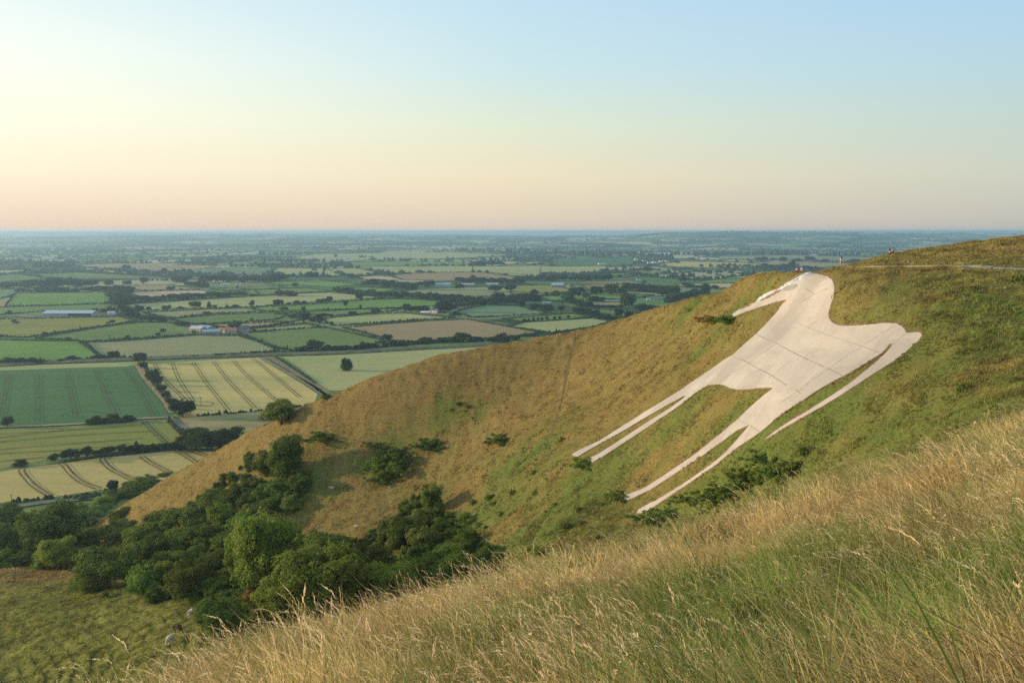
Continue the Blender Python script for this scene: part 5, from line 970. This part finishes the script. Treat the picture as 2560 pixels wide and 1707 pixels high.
# ================================================================== buildings of the vale
def boxm(x0, x1, y0, y1, z0, z1):
    return np.array([(x, y, z) for x in (x0, x1) for y in (y0, y1) for z in (z0, z1)], float), np.array([[0, 1, 3, 2], [4, 6, 7, 5], [0, 4, 5, 1], [2, 3, 7, 6], [0, 2, 6, 4], [1, 5, 7, 3]])
def part(name, geos, mt, parent):
    V, q = merge(geos); return link(name, mesh_np(name, V, q), mt, parent)
def pm(name, c, **k): return diffuse(name, c, .12, .6, **k)
BM = {'white': pm('white_render', (.78, .75, .70)), 'cream': pm('cream_wall', (.62, .52, .40)), 'brick_sunlit': pm('brick_and_sunlit_orange', (.50, .28, .16)), 'grey': pm('grey_sheet', (.30, .32, .33)), 'stone': pm('stone_wall', (.40, .37, .33)), 'tile': pm('red_tile', (.36, .15, .09)),
 'slate': pm('grey_slate', (.16, .155, .16)), 'sheet': diffuse('pale_sheet_roof', (.52, .60, .66), .08, .5, .45, 0, .5), 'bluish': diffuse('blue_grey_roof', (.33, .42, .48), .08, .5, .5, 0, .5), 'dark': pm('dark_parts_and_shade', (.03, .03, .03)), 'glass': diffuse('window_glass', (.05, .06, .07), .05, 1, .1, 0, .6), 'green': pm('pale_green_sheet', (.42, .50, .46))}
def house(u, v, L, W_, hw, hr, rz, wall, roof, words, cat='house', nwin=3, door=True, open_=False, chim=True, name=None, group=None):
    x, y = on_plain(u, v); o = empty(name or cat.replace(' ', '_'), (x, y + W_ / 2, ZP + .12), R(rz)); tag(o, words, cat, group)
    l, w_ = L / 2, W_ / 2
    gab = np.array([(s, p, z) for s in (-l, l) for p, z in ((-w_, 0), (w_, 0), (w_, hw), (0, hw + hr), (-w_, hw))]); gf = [[0, 5, 9, 4], [1, 2, 7, 6], [0, 1, 6, 5]]
    V = gab; q = np.array([[0, 4, 9, 5], [1, 6, 7, 2], [0, 4, 3, 2], [0, 2, 1, 0], [5, 7, 8, 9], [5, 6, 7, 5]])
    me = bpy.data.meshes.new('wall'); me.from_pydata([tuple(p) for p in V], [], [(0, 5, 9, 4), (1, 2, 7, 6), (0, 4, 3, 2, 1), (5, 6, 7, 8, 9)]); link('wall', me, BM[wall], o)
    e = .35; rl = l + e; t = .18; sl_ = hr / w_; ye = w_ + e; ze = hw - e * sl_ + .02
    ge = []
    for s in (-1, 1):
        a_ = np.array([(X, s * Y, Z_) for X in (-rl, rl) for Y, Z_ in ((0, hw + hr + .02), (ye, ze), (ye, ze + t), (0, hw + hr + t + .02))]); ge.append((a_, np.array([[0, 4, 5, 1], [3, 2, 6, 7], [1, 5, 6, 2], [0, 1, 2, 3], [4, 7, 6, 5]])))
    ro = part('roof', ge, BM[roof], o)
    if chim: part('chimney', [boxm(l * .55, l * .55 + .9, -.4, .4, hw + hr * .6, hw + hr + 1.1)], BM['brick_sunlit'], ro)
    if open_:
        part('bay_shade', [boxm(l * .02, l * .96, -w_ - .06, -w_ + .1, 1.0, hw - .5)], BM['dark'], o); part('feed_barrier', [boxm(l * .02, l * .96, -w_ - .12, -w_ - .07, 0, 1.0)], BM['white'], o)  # dark panel on the solid wall stands in for shade inside the bay
    elif door: part('door', [boxm(-.55, .55, -w_ - .05, -w_ + .05, 0, 2.1 if cat == 'house' else hw * .75)], BM['dark' if cat != 'house' else 'brick_sunlit'], o)
    for i in range(nwin):
        X = -l + (i + .5) * L / nwin; X += 1.4 if abs(X) < 1.2 else 0
        for k in range(2 if (cat == 'house' and hw > 4.4) else 1):
            Z_ = 1.0 + 2.5 * k; part('window', [boxm(X - .55, X + .55, -w_ - .04, -w_ + .04, Z_, Z_ + 1.2)], BM['glass'], o)
    return o
def Z1(c, x, y): return c([(x, y)])[0]
house(*Z1(ZA, 565, 780), 76, 24, 5.4, 3.4, 1, 'grey', 'sheet', 'very long grey cattle shed with pale roof and dark open right half', 'farm shed', 0, False, True, False, 'long_shed')
house(*Z1(ZA, 1650, 905), 20, 13, 4.2, 2.4, -22, 'brick_sunlit', 'sheet', 'pale roofed farm barn, leftmost of the farmstead, with sunlit orange end', 'barn', 0, True, False, False)  # wall colour carries the orange of low sunlight on the barn end
house(*Z1(ZA, 1712, 903), 20, 13, 4.8, 2.6, -22, 'grey', 'bluish', 'blue-grey roofed open barn beside the leftmost farm barn', 'barn', 0, False, True, False)
house(*Z1(ZA, 1765, 932), 22, 14, 4.2, 2.2, 8, 'grey', 'bluish', 'grey sheet barn in front centre of the farmstead', 'barn', 0, True, False, False)
house(*Z1(ZA, 1868, 912), 15, 9, 3.2, 2.6, -30, 'cream', 'tile', 'red tiled farm outbuilding with pale wall, left one', 'outbuilding', 2, True, False, False)
house(*Z1(ZA, 1940, 916), 17, 9, 3.2, 3.0, -14, 'grey', 'tile', 'red tiled farm outbuilding beside the farmhouse', 'outbuilding', 2, True, False, False)
house(*Z1(ZA, 2043, 914), 12, 8, 5.2, 3.6, 6, 'stone', 'slate', 'stone farmhouse with grey roof at the right of the farmstead', 'house', 3)
house(*Z1(ZA, 1992, 515), 14, 8, 5.2, 2.4, 4, 'white', 'tile', 'bright white house in front of the far trees', 'house', 3); house(*Z1(ZA, 1820, 516), 20, 8, 3.2, 1.4, 0, 'white', 'slate', 'low white building, left one of the two beside white house', 'outbuilding', 3, True, False, False)
house(*Z1(ZA, 1893, 513), 20, 8, 3, 1.4, 0, 'white', 'sheet', 'low white building, right one of the two beside white house', 'outbuilding', 3, True, False, False)
house(*Z1(ZB, 1390, 762), 15, 8, 3.4, 1.8, -10, 'brick_sunlit', 'white', 'pink walled villa with pale roof among round trees', 'house', 3); house(*Z1(ZB, 1462, 750), 11, 8, 4.6, 2.2, -20, 'white', 'slate', 'white house with dark roof beside the pink villa', 'house', 2)
house(*Z1(ZB, 1537, 527), 34, 16, 6, 2.2, 2, 'green', 'sheet', 'large pale green barn at the left of the white row', 'barn', 4, True, False, False); house(*Z1(ZB, 1722, 519), 44, 15, 3.6, 1.8, 2, 'green', 'sheet', 'long low white barn in the middle of the row', 'barn', 5, True, False, False)
house(*Z1(ZB, 1400, 517), 22, 10, 3.4, 1.4, 0, 'green', 'sheet', 'small pale barn half hidden by trees', 'barn', 2, True, False, False); house(*Z1(ZB, 1950, 512), 30, 10, 3.2, 1.2, 0, 'white', 'sheet', 'thin white shed right of the long barn', 'barn', 4, True, False, False); house(*Z1(ZB, 2027, 500), 8, 7, 4.6, 1.4, 0, 'white', 'sheet', 'tiny white cube-shaped house at the right of the row', 'house', 1)
house(*Z1(ZC, 322, 530), 30, 22, 4.4, 5.0, -14, 'slate', 'bluish', 'wide grey barn with big blue-grey roof', 'barn', 0, True, False, False); house(*Z1(ZC, 1000, 476), 14, 8, 4.6, 2.6, 6, 'white', 'slate', 'lone white cottage above the hay rows', 'house', 3)
for i, X in enumerate((722, 748, 772, 796, 820, 842)): house(*Z1(ZC, X, 652 + (i % 2) * 4), 6.4, 2.4, 2.3, .3, random.uniform(-8, 8), 'white', 'sheet', f'white caravan, {ordinal(i, 6)} in the caravan row', 'caravan', 2, True, False, False, group='caravans in the row')
for i, X in enumerate((205, 228, 252)): house(*Z1(ZC, X, 669), 5.5, 3, 2.4, .7, 4 * i, 'white', 'sheet', f'small white hut, {ordinal(i, 3)} under the twin trees', 'hut', 1, True, False, False)
for i, X in enumerate((1080, 1110, 1140)): house(*Z1(ZC, X, 641 - i * 3), 7, 4, 2.6, 1, 5 * i, 'white', ('sheet', 'slate', 'tile')[i], f'small white bungalow, {ordinal(i, 3)} just behind the brow', 'bungalow', 2, True, False, False)
VL = [(975,302,16,'sheet'),(1040,316,11,'slate'),(1055,324,12,'sheet'),(1085,332,13,'slate'),(1115,331,12,'sheet'),(1150,332,12,'slate'),(1180,322,12,'sheet'),(1205,320,11,'tile'),(1225,322,12,'sheet'),(1245,326,12,'slate'),(1540,305,22,'sheet'),(690,342,34,'bluish')]
for i, (X, Y, L, rf) in enumerate(VL): house(*Z1(ZC, X, Y), L, 8, 4.6, 2.4, random.uniform(-30, 30), 'white', rf, f'tiny white village house, {ordinal(i, 12)} of the far village', 'house', 2, True, False, False, group='houses of the far village')
for i, (X, Y, L) in enumerate(((135,190,60),(240,192,95),(418,196,130),(640,196,140),(1180,262,110))): house(*Z1(ZC, X, Y), L, 50, 11, 2, 0, 'white', 'sheet', f'huge pale factory shed, {ordinal(i, 5)} of the far row', 'factory', 0, False, False, False, group='factories on the horizon plain')
for i, (c, X, Y, L) in enumerate(((ZD,175,389,8),(ZD,460,237,210),(ZD,600,262,60),(ZA,400,292,60),(ZB,640,300,14),(ZB,740,314,40),(ZB,2150,246,70),(ZA,930,762,11),(ZA,2160,240,50))): house(*Z1(c, X, Y), L, 14 if L > 20 else 7, 4 if L < 30 else 7, 1.2, 0, 'white', 'sheet', ('white van-sized hut above the hill edge', 'long white glasshouse far at the right', 'short white glasshouse far at the right', 'pale far shed at the left wood', 'small white farm building far off', 'low pale farm shed far off', 'pale long sheds at the far village', 'low pale shed right of the long shed', 'pale shed on the left horizon plain')[i], 'farm shed', 0, L < 30, False, False)
for i in range(30):
    c, X, Y = (ZA, random.uniform(50, 1300), random.uniform(215, 285)) if i < 20 else (ZC, random.uniform(0, 1000), random.uniform(238, 300)) if i < 36 else (ZB, random.uniform(2080, 2352), random.uniform(240, 262))
    x, y = on_plain(*Z1(c, X, Y)); L = random.uniform(12, 30); z = float(far_z(np.array([x]), np.array([y]))[0])
    V, q = merge([boxm(-L / 2, L / 2, -4, 4, 0, 5)]); V2 = np.array([(-L / 2, -4.3, 5), (L / 2, -4.3, 5), (L / 2, 0, 8), (-L / 2, 0, 8), (-L / 2, 4.3, 5), (L / 2, 4.3, 5)]); V, q = merge([(V, q), (V2, np.array([[0, 1, 2, 3], [3, 2, 5, 4]]))])
    o = link('town_house', mesh_np('town_house', V, q), BM['stone' if i % 3 else 'cream']); o.location = (x, y, z + 3 + random.random() * 3); o.rotation_euler = (0, 0, random.uniform(-.5, .5)); tag(o, 'tiny pale house among the hazy trees of the distant towns', 'house', 'houses of the distant towns')

# ================================================================== poles, fences, dead tree
M_WOOD = diffuse('weathered_wood', (.13, .10, .075), .3, 6)
def cyl(p, q, r0, r1, n_=8):
    p, q = np.array(p, float), np.array(q, float); ax = q - p; ax /= np.linalg.norm(ax); u_ = np.cross(ax, [.31, .95, .05]); u_ /= np.linalg.norm(u_); v_ = np.cross(ax, u_); th = np.arange(n_) / n_ * 6.2832; ring = np.cos(th)[:, None] * u_ + np.sin(th)[:, None] * v_; i = np.arange(n_)
    V = np.concatenate([p + ring * r0, q + ring * r1, [p, q]]); return V, np.concatenate([np.stack([i, (i + 1) % n_, (i + 1) % n_ + n_, i + n_], 1), np.stack([(i + 1) % n_, i, i * 0 + 2 * n_, i * 0 + 2 * n_], 1), np.stack([i + n_, (i + 1) % n_ + n_, i * 0 + 2 * n_ + 1, i * 0 + 2 * n_ + 1], 1)])
for c, X, Y, h_, words in ((ZE, 1688, 515, 78, 'thin wooden pole standing in the striped wheat'), (ZE, 1152, 1192, 76, 'wooden pole beside the light tree at the spur edge'), (ZE, 100, 1340, 86, 'wooden pole at the left end of the lane hedge'), (ZC, 75, 930, 0, '')):
    if not h_: continue
    x, y = on_plain(*Z1(c, X, Y)); H_ = h_ / 3.36 * y / F; o = empty('utility_pole', (x, y, ZP + .1)); tag(o, words, 'pole', 'wooden poles in the wheat')
    part('pole', [cyl((0, 0, -.3), (0, 0, H_), .17, .12)], M_WOOD, o); part('crossarm', [cyl((-.9, 0, H_ - .5), (.9, 0, H_ - .5), .07, .07)], M_WOOD, o)
    for s in (-.8, 0, .8): part('insulator', [cyl((s, 0, H_ - .45), (s, 0, H_ - .2), .05, .04)], BM['dark'], o)
x, y = on_plain(*Z1(ZA, 920, 972)); o = empty('dead_tree', (x, y, ZP + .1)); tag(o, 'bare grey dead tree standing in the curved pasture', 'tree'); H_ = 52 / 3.36 * y / F
part('trunk', [cyl((0, 0, -.3), (.2, 0, H_ * .45), .35, .2)], M_WOOD, o); r_ = np.random.default_rng(4); ge = []
for k in range(9):
    th = r_.uniform(0, 6.28); b_ = np.array((.2, 0, H_ * r_.uniform(.3, .45))); e_ = b_ + np.array((math.cos(th) * 2.4, math.sin(th) * 2.4, H_ * r_.uniform(.2, .5))); ge.append(cyl(b_, e_, .12, .03, 5))
    for j in range(3): f_ = b_ + (e_ - b_) * r_.uniform(.4, .9); ge.append(cyl(f_, f_ + r_.normal(0, .8, 3) + [0, 0, .8], .05, .02, 4))
part('branches', ge, M_WOOD, o)
def fence(pts, words, wires=True, hh=1.15):
    P = [hit(*p[:2]) for p in pts]; P = [(p, q) for p, q in zip(P, pts) if p]; o = empty('wire_fence', (P[0][0][0], P[0][0][1], P[0][0][2])); tag(o, words, 'fence'); c0 = np.array(P[0][0])
    prev = None
    for p, q in P:
        p = np.array((p[0], p[1], float(ground(p[0], p[1])))) - c0; H_ = q[2] if len(q) > 2 else hh; part('post', [cyl(p + [0, 0, -.3], p + [0, 0, H_], .075, .065, 6)], M_WOOD, o)
        if prev is not None and wires: part('wire', [cyl(prev + [0, 0, k], p + [0, 0, k], .012, .012, 4) for k in (.4, .7, 1.0)], BM['grey'], o)
        prev = p
fence([ZC([(X, Y)])[0] + (h_,) for X, Y, h_ in [(455,972,1.2),(468,952,1.2),(490,930,1.2),(510,912,1.3),(531,890,1.2),(556,882,1.2),(579,872,1.2),(600,864,1.5),(612,861,1.6),(626,858,2.0),(636,855,2.4),(646,852,1.8)]], 'post and wire fence climbing over the brow of the down')
fence([ZF([(X, Y)])[0] for X, Y in [(-40,905),(20,880),(108,800),(70,745),(140,735),(205,728)]], 'short fence beside the low bush at the meadow', True)

# ================================================================== living things
def skin_mesh(name, J, E, mt, sub=2, root=0):
    "J: name -> (xyz, radius); one continuous skinned surface"
    k = list(J); me = bpy.data.meshes.new(name + '_rig'); me.from_pydata([J[n_][0] for n_ in k], [(k.index(a_), k.index(b_)) for a_, b_ in E], []); ob = bpy.data.objects.new(name, me); COL.objects.link(ob)
    md = ob.modifiers.new('s', 'SKIN'); md.use_smooth_shade = True; sv = me.skin_vertices[0].data
    for i, n_ in enumerate(k): r_ = J[n_][1]; sv[i].radius = (r_, r_) if np.isscalar(r_) else r_; sv[i].use_root = (i == root)
    m2 = ob.modifiers.new('d', 'SUBSURF'); m2.levels = m2.render_levels = sub
    dg = bpy.context.evaluated_depsgraph_get(); me2 = bpy.data.meshes.new_from_object(ob.evaluated_get(dg)); me2.name = name; bpy.data.objects.remove(ob); me2.materials.clear(); me2.materials.append(mt); me2.polygons.foreach_set('use_smooth', np.ones(len(me2.polygons), bool)); return me2
def blob(c, s, sub=2, jit=0.): v, f = ico(sub); v = v * np.array(s) * (1 + jit * rng.normal(size=(len(v), 1))) + np.array(c); return v, np.c_[f, f[:, 2]]
M_SKIN = diffuse('skin', (.55, .34, .24), .05, 3, .6); M_HAIR = diffuse('dark_hair', (.012, .010, .009), .2, 20, .5)
def cloth(n_, c): return diffuse(n_, c, .1, 8)
C_WHITE, C_PINK, C_RED, C_BLUE, C_BLACK, C_TAN = cloth('white_cloth', (.72, .70, .70)), cloth('pink_cloth', (.62, .30, .27)), cloth('coral_cloth', (.75, .25, .22)), cloth('pale_blue_cloth', (.60, .68, .78)), cloth('black_cloth', (.02, .02, .025)), cloth('tan_cloth', (.5, .33, .22))
def person(u, v, pose, rz, top, bottom, hair, words, near=False):
    g_ = hit2(u, v); x, y = g_[:2]; o = empty('person', (x, y, float(ground(x, y)) + (.2 if pose == 'stand' else .1)), R(rz)); tag(o, words, 'person')
    sit = pose == 'sit'; h = .30 if sit else .92     # pelvis height
    J = {'pel': ((0, 0, h), .13), 'wai': ((0, .01, h + .18), .11), 'che': ((0, 0, h + .38), .14), 'nek': ((0, 0, h + .53), .055), 'hed': ((0, -.015, h + .62), .085), 'crn': ((0, -.01, h + .73), .09), 'top': ((0, .0, h + .79), .05), 'nos': ((0, -.115, h + .67), .015)}
    E = [('pel', 'wai'), ('wai', 'che'), ('che', 'nek'), ('nek', 'hed'), ('hed', 'crn'), ('crn', 'top'), ('hed', 'nos')]; CT = {k: J[k] for k in ('pel', 'wai', 'che')}; CB = {}
    TE = [('pel', 'wai'), ('wai', 'che')]; BE = []
    for s, S_ in ((-1, 'L'), (1, 'R')):
        sh = (s * .18, 0, h + .45); el = (s * .25, .02 if not sit else -.12, h + .18); wr = (s * .22, -.10 if not sit else -.34, h - .05 if not sit else h + .12)
        hp = (s * .10, 0, h - .04)
        if sit: kn = (s * .15, -.42, .42); an = (s * .14, -.52, .02)
        else: kn = (s * .11, -.03, .48); an = (s * .11, .02, .07)
        toe = (an[0], an[1] - .17, an[2] - .03)
        J.update({'sh' + S_: (sh, .06), 'el' + S_: (el, .043), 'wr' + S_: (wr, .028), 'pm' + S_: ((wr[0], wr[1] - .03, wr[2] - .07), (.04, .018)), 'hp' + S_: (hp, .095), 'kn' + S_: (kn, .06), 'an' + S_: (an, .04), 'to' + S_: (toe, .03)})
        E += [('che', 'sh' + S_), ('sh' + S_, 'el' + S_), ('el' + S_, 'wr' + S_), ('wr' + S_, 'pm' + S_), ('pel', 'hp' + S_), ('hp' + S_, 'kn' + S_), ('kn' + S_, 'an' + S_), ('an' + S_, 'to' + S_)]
        for i, (dx, ln) in enumerate(((-.03, .062), (-.011, .075), (.009, .07), (.028, .055), (.05, .03))):
            b_ = J['pm' + S_][0]; J[f'f{i}{S_}'] = ((b_[0] + s * dx, b_[1] - .02 - .004 * i, b_[2] - ln), .009); E.append(('pm' + S_, f'f{i}{S_}'))
        CT['sh' + S_] = J['sh' + S_]; CT['sl' + S_] = (tuple(np.array(sh) * .5 + np.array(el) * .5), .052); TE += [('che', 'sh' + S_), ('sh' + S_, 'sl' + S_)]
        CB['hp' + S_] = J['hp' + S_]; CB['th' + S_] = (tuple(np.array(hp) * .3 + np.array(kn) * .7), .078); BE += [('pel', 'hp' + S_), ('hp' + S_, 'th' + S_)]
    CB['pel'] = J['pel']; fat = lambda d_: {k: (p, np.array(r_) * 1.16 + .012 if not np.isscalar(r_) else r_ * 1.16 + .012) for k, (p, r_) in d_.items()}
    link('body', skin_mesh('body', J, E, M_SKIN), [], o); link('shirt', skin_mesh('shirt', fat(CT), TE, top), [], o); link('shorts', skin_mesh('shorts', fat(CB), BE, bottom, root=len(CB) - 1), [], o)
    hz_ = [blob((0, .035, h + .73), (.098, .10, .11), 2, .02)]
    if hair == 'long': hz_ += [blob((0, .10, h + .52), (.115, .06, .26), 2, .05)]
    part('hair', hz_, M_HAIR, o); return o
person(*Z1(ZI, 1322, 250), 'stand', 175, C_WHITE, C_PINK, 'long', 'standing person with very long dark hair, white top and pink shorts')
person(*Z1(ZI, 600, 322), 'sit', 150, C_RED, C_BLACK, 'short', 'seated person in a coral red shirt on the brow above the horse'); person(*Z1(ZI, 676, 338), 'sit', 165, C_BLUE, C_TAN, 'short', 'seated person in a pale blue shirt beside the red shirted one')
person(*Z1(ZD, 1240, 254), 'sit', 120, C_PINK, C_BLACK, 'long', 'seated person with dark hair, left of the pair on the skyline'); person(*Z1(ZD, 1263, 251), 'sit', 200, C_TAN, C_BLACK, 'short', 'seated person in tan, right of the pair on the skyline')
def bicycle(u, v, rz, lean, fr, words):
    g_ = hit2(u, v); o = empty('bicycle', (g_[0], g_[1], float(ground(g_[0], g_[1])) + .2), 0); o.rotation_euler = (0, R(lean), R(rz)); tag(o, words, 'bicycle', 'bicycles left on the chalk')
    for s in (-.52, .52):
        th = np.linspace(0, 6.2832, 25)[:-1]; ring = [np.array((0, s + .34 * math.cos(t), .34 + .34 * math.sin(t))) for t in th]; wl = part('wheel', [cyl(ring[i], ring[(i + 1) % 24], .026, .026, 5) for i in range(24)], C_BLACK, o); part('spokes', [cyl((0, s, .34), ring[i], .004, .004, 3) for i in range(0, 24, 2)], BM['grey'], wl)
    bb, sh_, hd = (0, -.05, .3), (0, -.2, .78), (0, .36, .82); part('frame', [cyl(bb, sh_, .022, .022), cyl(sh_, hd, .022, .022), cyl(bb, hd, .024, .024), cyl((0, -.52, .34), bb, .014, .014), cyl((0, -.52, .34), sh_, .013, .013), cyl((0, .52, .34), hd, .018, .018)], fr, o)
    part('handlebar', [cyl(hd, (0, .34, .98), .018, .018), cyl((-.3, .30, .99), (.3, .30, .99), .015, .015)], C_BLACK, o); part('saddle', [blob((0, -.24, .9), (.07, .13, .03)), cyl(sh_, (0, -.24, .9), .014, .014)], C_BLACK, o)
    part('pedal', [cyl((-.15, -.05, .22), (.15, -.05, .38), .014, .014)], BM['grey'], o)
bicycle(*Z1(ZI, 572, 512), 62, 8, C_RED, 'bicycle propped upright on the edge above the horse eye'); bicycle(*Z1(ZI, 392, 572), 20, 60, C_PINK, 'bicycle tipped over lower down on the chalky bank')
g_ = hit2(*Z1(ZI, 1205, 268)); o = empty('rucksack', (g_[0], g_[1], float(ground(*g_[:2])) + .05)); tag(o, 'small dark rucksack lying left of the standing person', 'bag'); part('bag', [blob((0, 0, .16), (.24, .16, .2), 2, .03)], C_BLACK, o); part('strap', [cyl((-.1, -.14, .05), (-.1, -.17, .3), .02, .02), cyl((.1, -.14, .05), (.1, -.17, .3), .02, .02)], BM['grey'], o)
def beast(mt, sc=1.0, head=True):
    J = {'rmp': ((0, -.75, 1.22), .25), 'bel': ((0, -.1, 1.10), .36), 'che': ((0, .55, 1.12), .30), 'nk1': ((0, .92, 1.12), .19), 'nk2': ((0, 1.25, .82), .14), 'hd': ((0, 1.48, .45), .11), 'mz': ((0, 1.6, .16), .075), 'tl': ((0, -1.02, 1.22), .035), 'tl2': ((0, -1.10, .75), .02), 'tl3': ((0, -1.09, .5), .035), 'eL': ((-.17, 1.36, .62), .03), 'eR': ((.17, 1.36, .62), .03)}
    E = [('rmp', 'bel'), ('bel', 'che'), ('che', 'nk1'), ('nk1', 'nk2'), ('nk2', 'hd'), ('hd', 'mz'), ('rmp', 'tl'), ('tl', 'tl2'), ('tl2', 'tl3'), ('hd', 'eL'), ('hd', 'eR')]
    for s, S_ in ((-1, 'L'), (1, 'R')):
        J.update({'st' + S_: ((s * .20, -.66, .80), .13), 'hk' + S_: ((s * .21, -.88, .50), .065), 'ff' + S_: ((s * .21, -.80, .10), .045), 'hh' + S_: ((s * .21, -.76, .0), .06), 'el' + S_: ((s * .20, .55, .78), .10), 'kn' + S_: ((s * .20, .58, .46), .06), 'fk' + S_: ((s * .20, .56, .10), .045), 'fh' + S_: ((s * .20, .59, .0), .06)})
        E += [('rmp', 'st' + S_), ('st' + S_, 'hk' + S_), ('hk' + S_, 'ff' + S_), ('ff' + S_, 'hh' + S_), ('che', 'el' + S_), ('el' + S_, 'kn' + S_), ('kn' + S_, 'fk' + S_), ('fk' + S_, 'fh' + S_)]
    return skin_mesh('beast', J, E, mt, 2, 1)
M_PALE = diffuse('pale_hide', (.62, .52, .42), .2, 2); M_DARK = diffuse('dark_hide', (.05, .028, .018), .3, 2); M_WOOL = diffuse('wool', (.85, .82, .76), .1, 4)
for X, Y, rz, mt, words in ((1203, 1298, -8, M_PALE, 'pale cream cow grazing at the foot of the bowl'), (1258, 1222, 50, M_DARK, 'dark brown cow grazing beyond the pale one'), (1368, 1106, -60, M_PALE, 'pale cow half hidden beside the dark bush')):
    g_ = hit2(*Z1(ZF, X, Y)); o = link('cow', beast(mt), []); o.location = (g_[0], g_[1], float(ground(*g_[:2])) + .02); o.rotation_euler = (0, 0, R(rz)); o.scale = (1.12,) * 3; tag(o, words, 'cow', 'cows grazing in the bowl')
sm = beast(M_WOOL)
for i in range(44):
    x, y = on_plain(*Z1(ZB, random.uniform(90, 760), random.uniform(482, 508) + random.uniform(-3, 3))); o = link('sheep', sm, []) if i == 0 else o0.copy()
    if i == 0: o0 = o
    else: COL.objects.link(o)
    o.location = (x, y, ZP + .35); o.rotation_euler = (0, 0, random.uniform(0, 6.28)); o.scale = (.8, .75, .75); tag(o, 'tiny white sheep grazing in the distant bright sheep pasture', 'sheep', 'sheep in the distant pasture')
# chalk showing through the turf
M_CHALK = diffuse('chalk_rubble', (.50, .51, .52), .45, 2.5, .9, .15); M_SOIL = diffuse('bare_soil', (.23, .155, .085), .4, 1.5, .95, .25)
def patch(name, P, mt, lift, words, st=.9):
    XY = drape_pts(densify(P, 4)); q = drape(name, XY, mt, lift, st, .2); tag(q, words, None, None, 'structure')
patch('bare_bank', ZD([(0,700),(60,672),(130,640),(200,600),(260,565),(350,505),(430,440),(500,405),(540,398),(500,430),(440,480),(380,530),(330,565),(240,615),(150,650),(60,690),(0,712)]), M_SOIL, .06, 'bare brown bank along the muzzle of the horse', .7)
patch('chalk_scree', ZD([(545,408),(600,393),(650,378),(640,385),(590,402),(545,430),(500,462),(470,490),(430,497),(400,512),(355,538),(330,548),(300,555),(335,525),(380,495),(430,470),(480,440)]), M_CHALK, .12, 'bluish chalk rubble beside the horse head', .7)
patch('chalk_scree', ZD([(150,618),(190,592),(250,560),(300,545),(290,562),(230,595),(180,625),(130,650)]), M_CHALK, .11, 'thin chalk spill along the muzzle', .7)
M_SCAR = diffuse('dull_chalk', (.36, .33, .28), .4, 3)
patch('chalk_path', ZD([(1790,350),(1900,346),(1990,345),(2060,350),(2100,357),(2060,362),(2090,374),(2060,376),(2000,362),(1900,354),(1800,354)]), M_SCAR, .12, 'worn white chalk path along the ledge', .8)
patch('worn_path', ZD([(860,352),(1100,351),(1400,347),(1700,343),(1790,347),(1780,353),(1500,353),(1200,357),(950,357)]), diffuse('worn_turf', (.34, .27, .13), .2, 1.5), .10, 'trodden grass path along the ledge', .8)
patch('worn_path', ZD([(2100,362),(2352,372),(2500,380),(2500,390),(2352,384),(2200,378),(2090,372)]), M_SCAR, .10, 'pale path at the right edge of the ledge', .8)
for P, wd in ((ZG([(640,455),(660,448),(690,458),(680,466),(650,466)]), 'small chalk scar beneath the tall slope tree'), (ZG([(825,735),(845,728),(860,735),(850,745),(832,745)]), 'small chalk scar near the slope foot')):
    patch('chalk_scar', P, M_SCAR, .05, wd, .5)
for P, wd in zip(WORN, ('upper stretch of a faint trodden line down the slope', 'lower stretch of a faint trodden line down the slope')): patch('worn_path', P, diffuse('trodden_turf', (.13, .10, .045), .35, 1.2), .06, wd, .7)
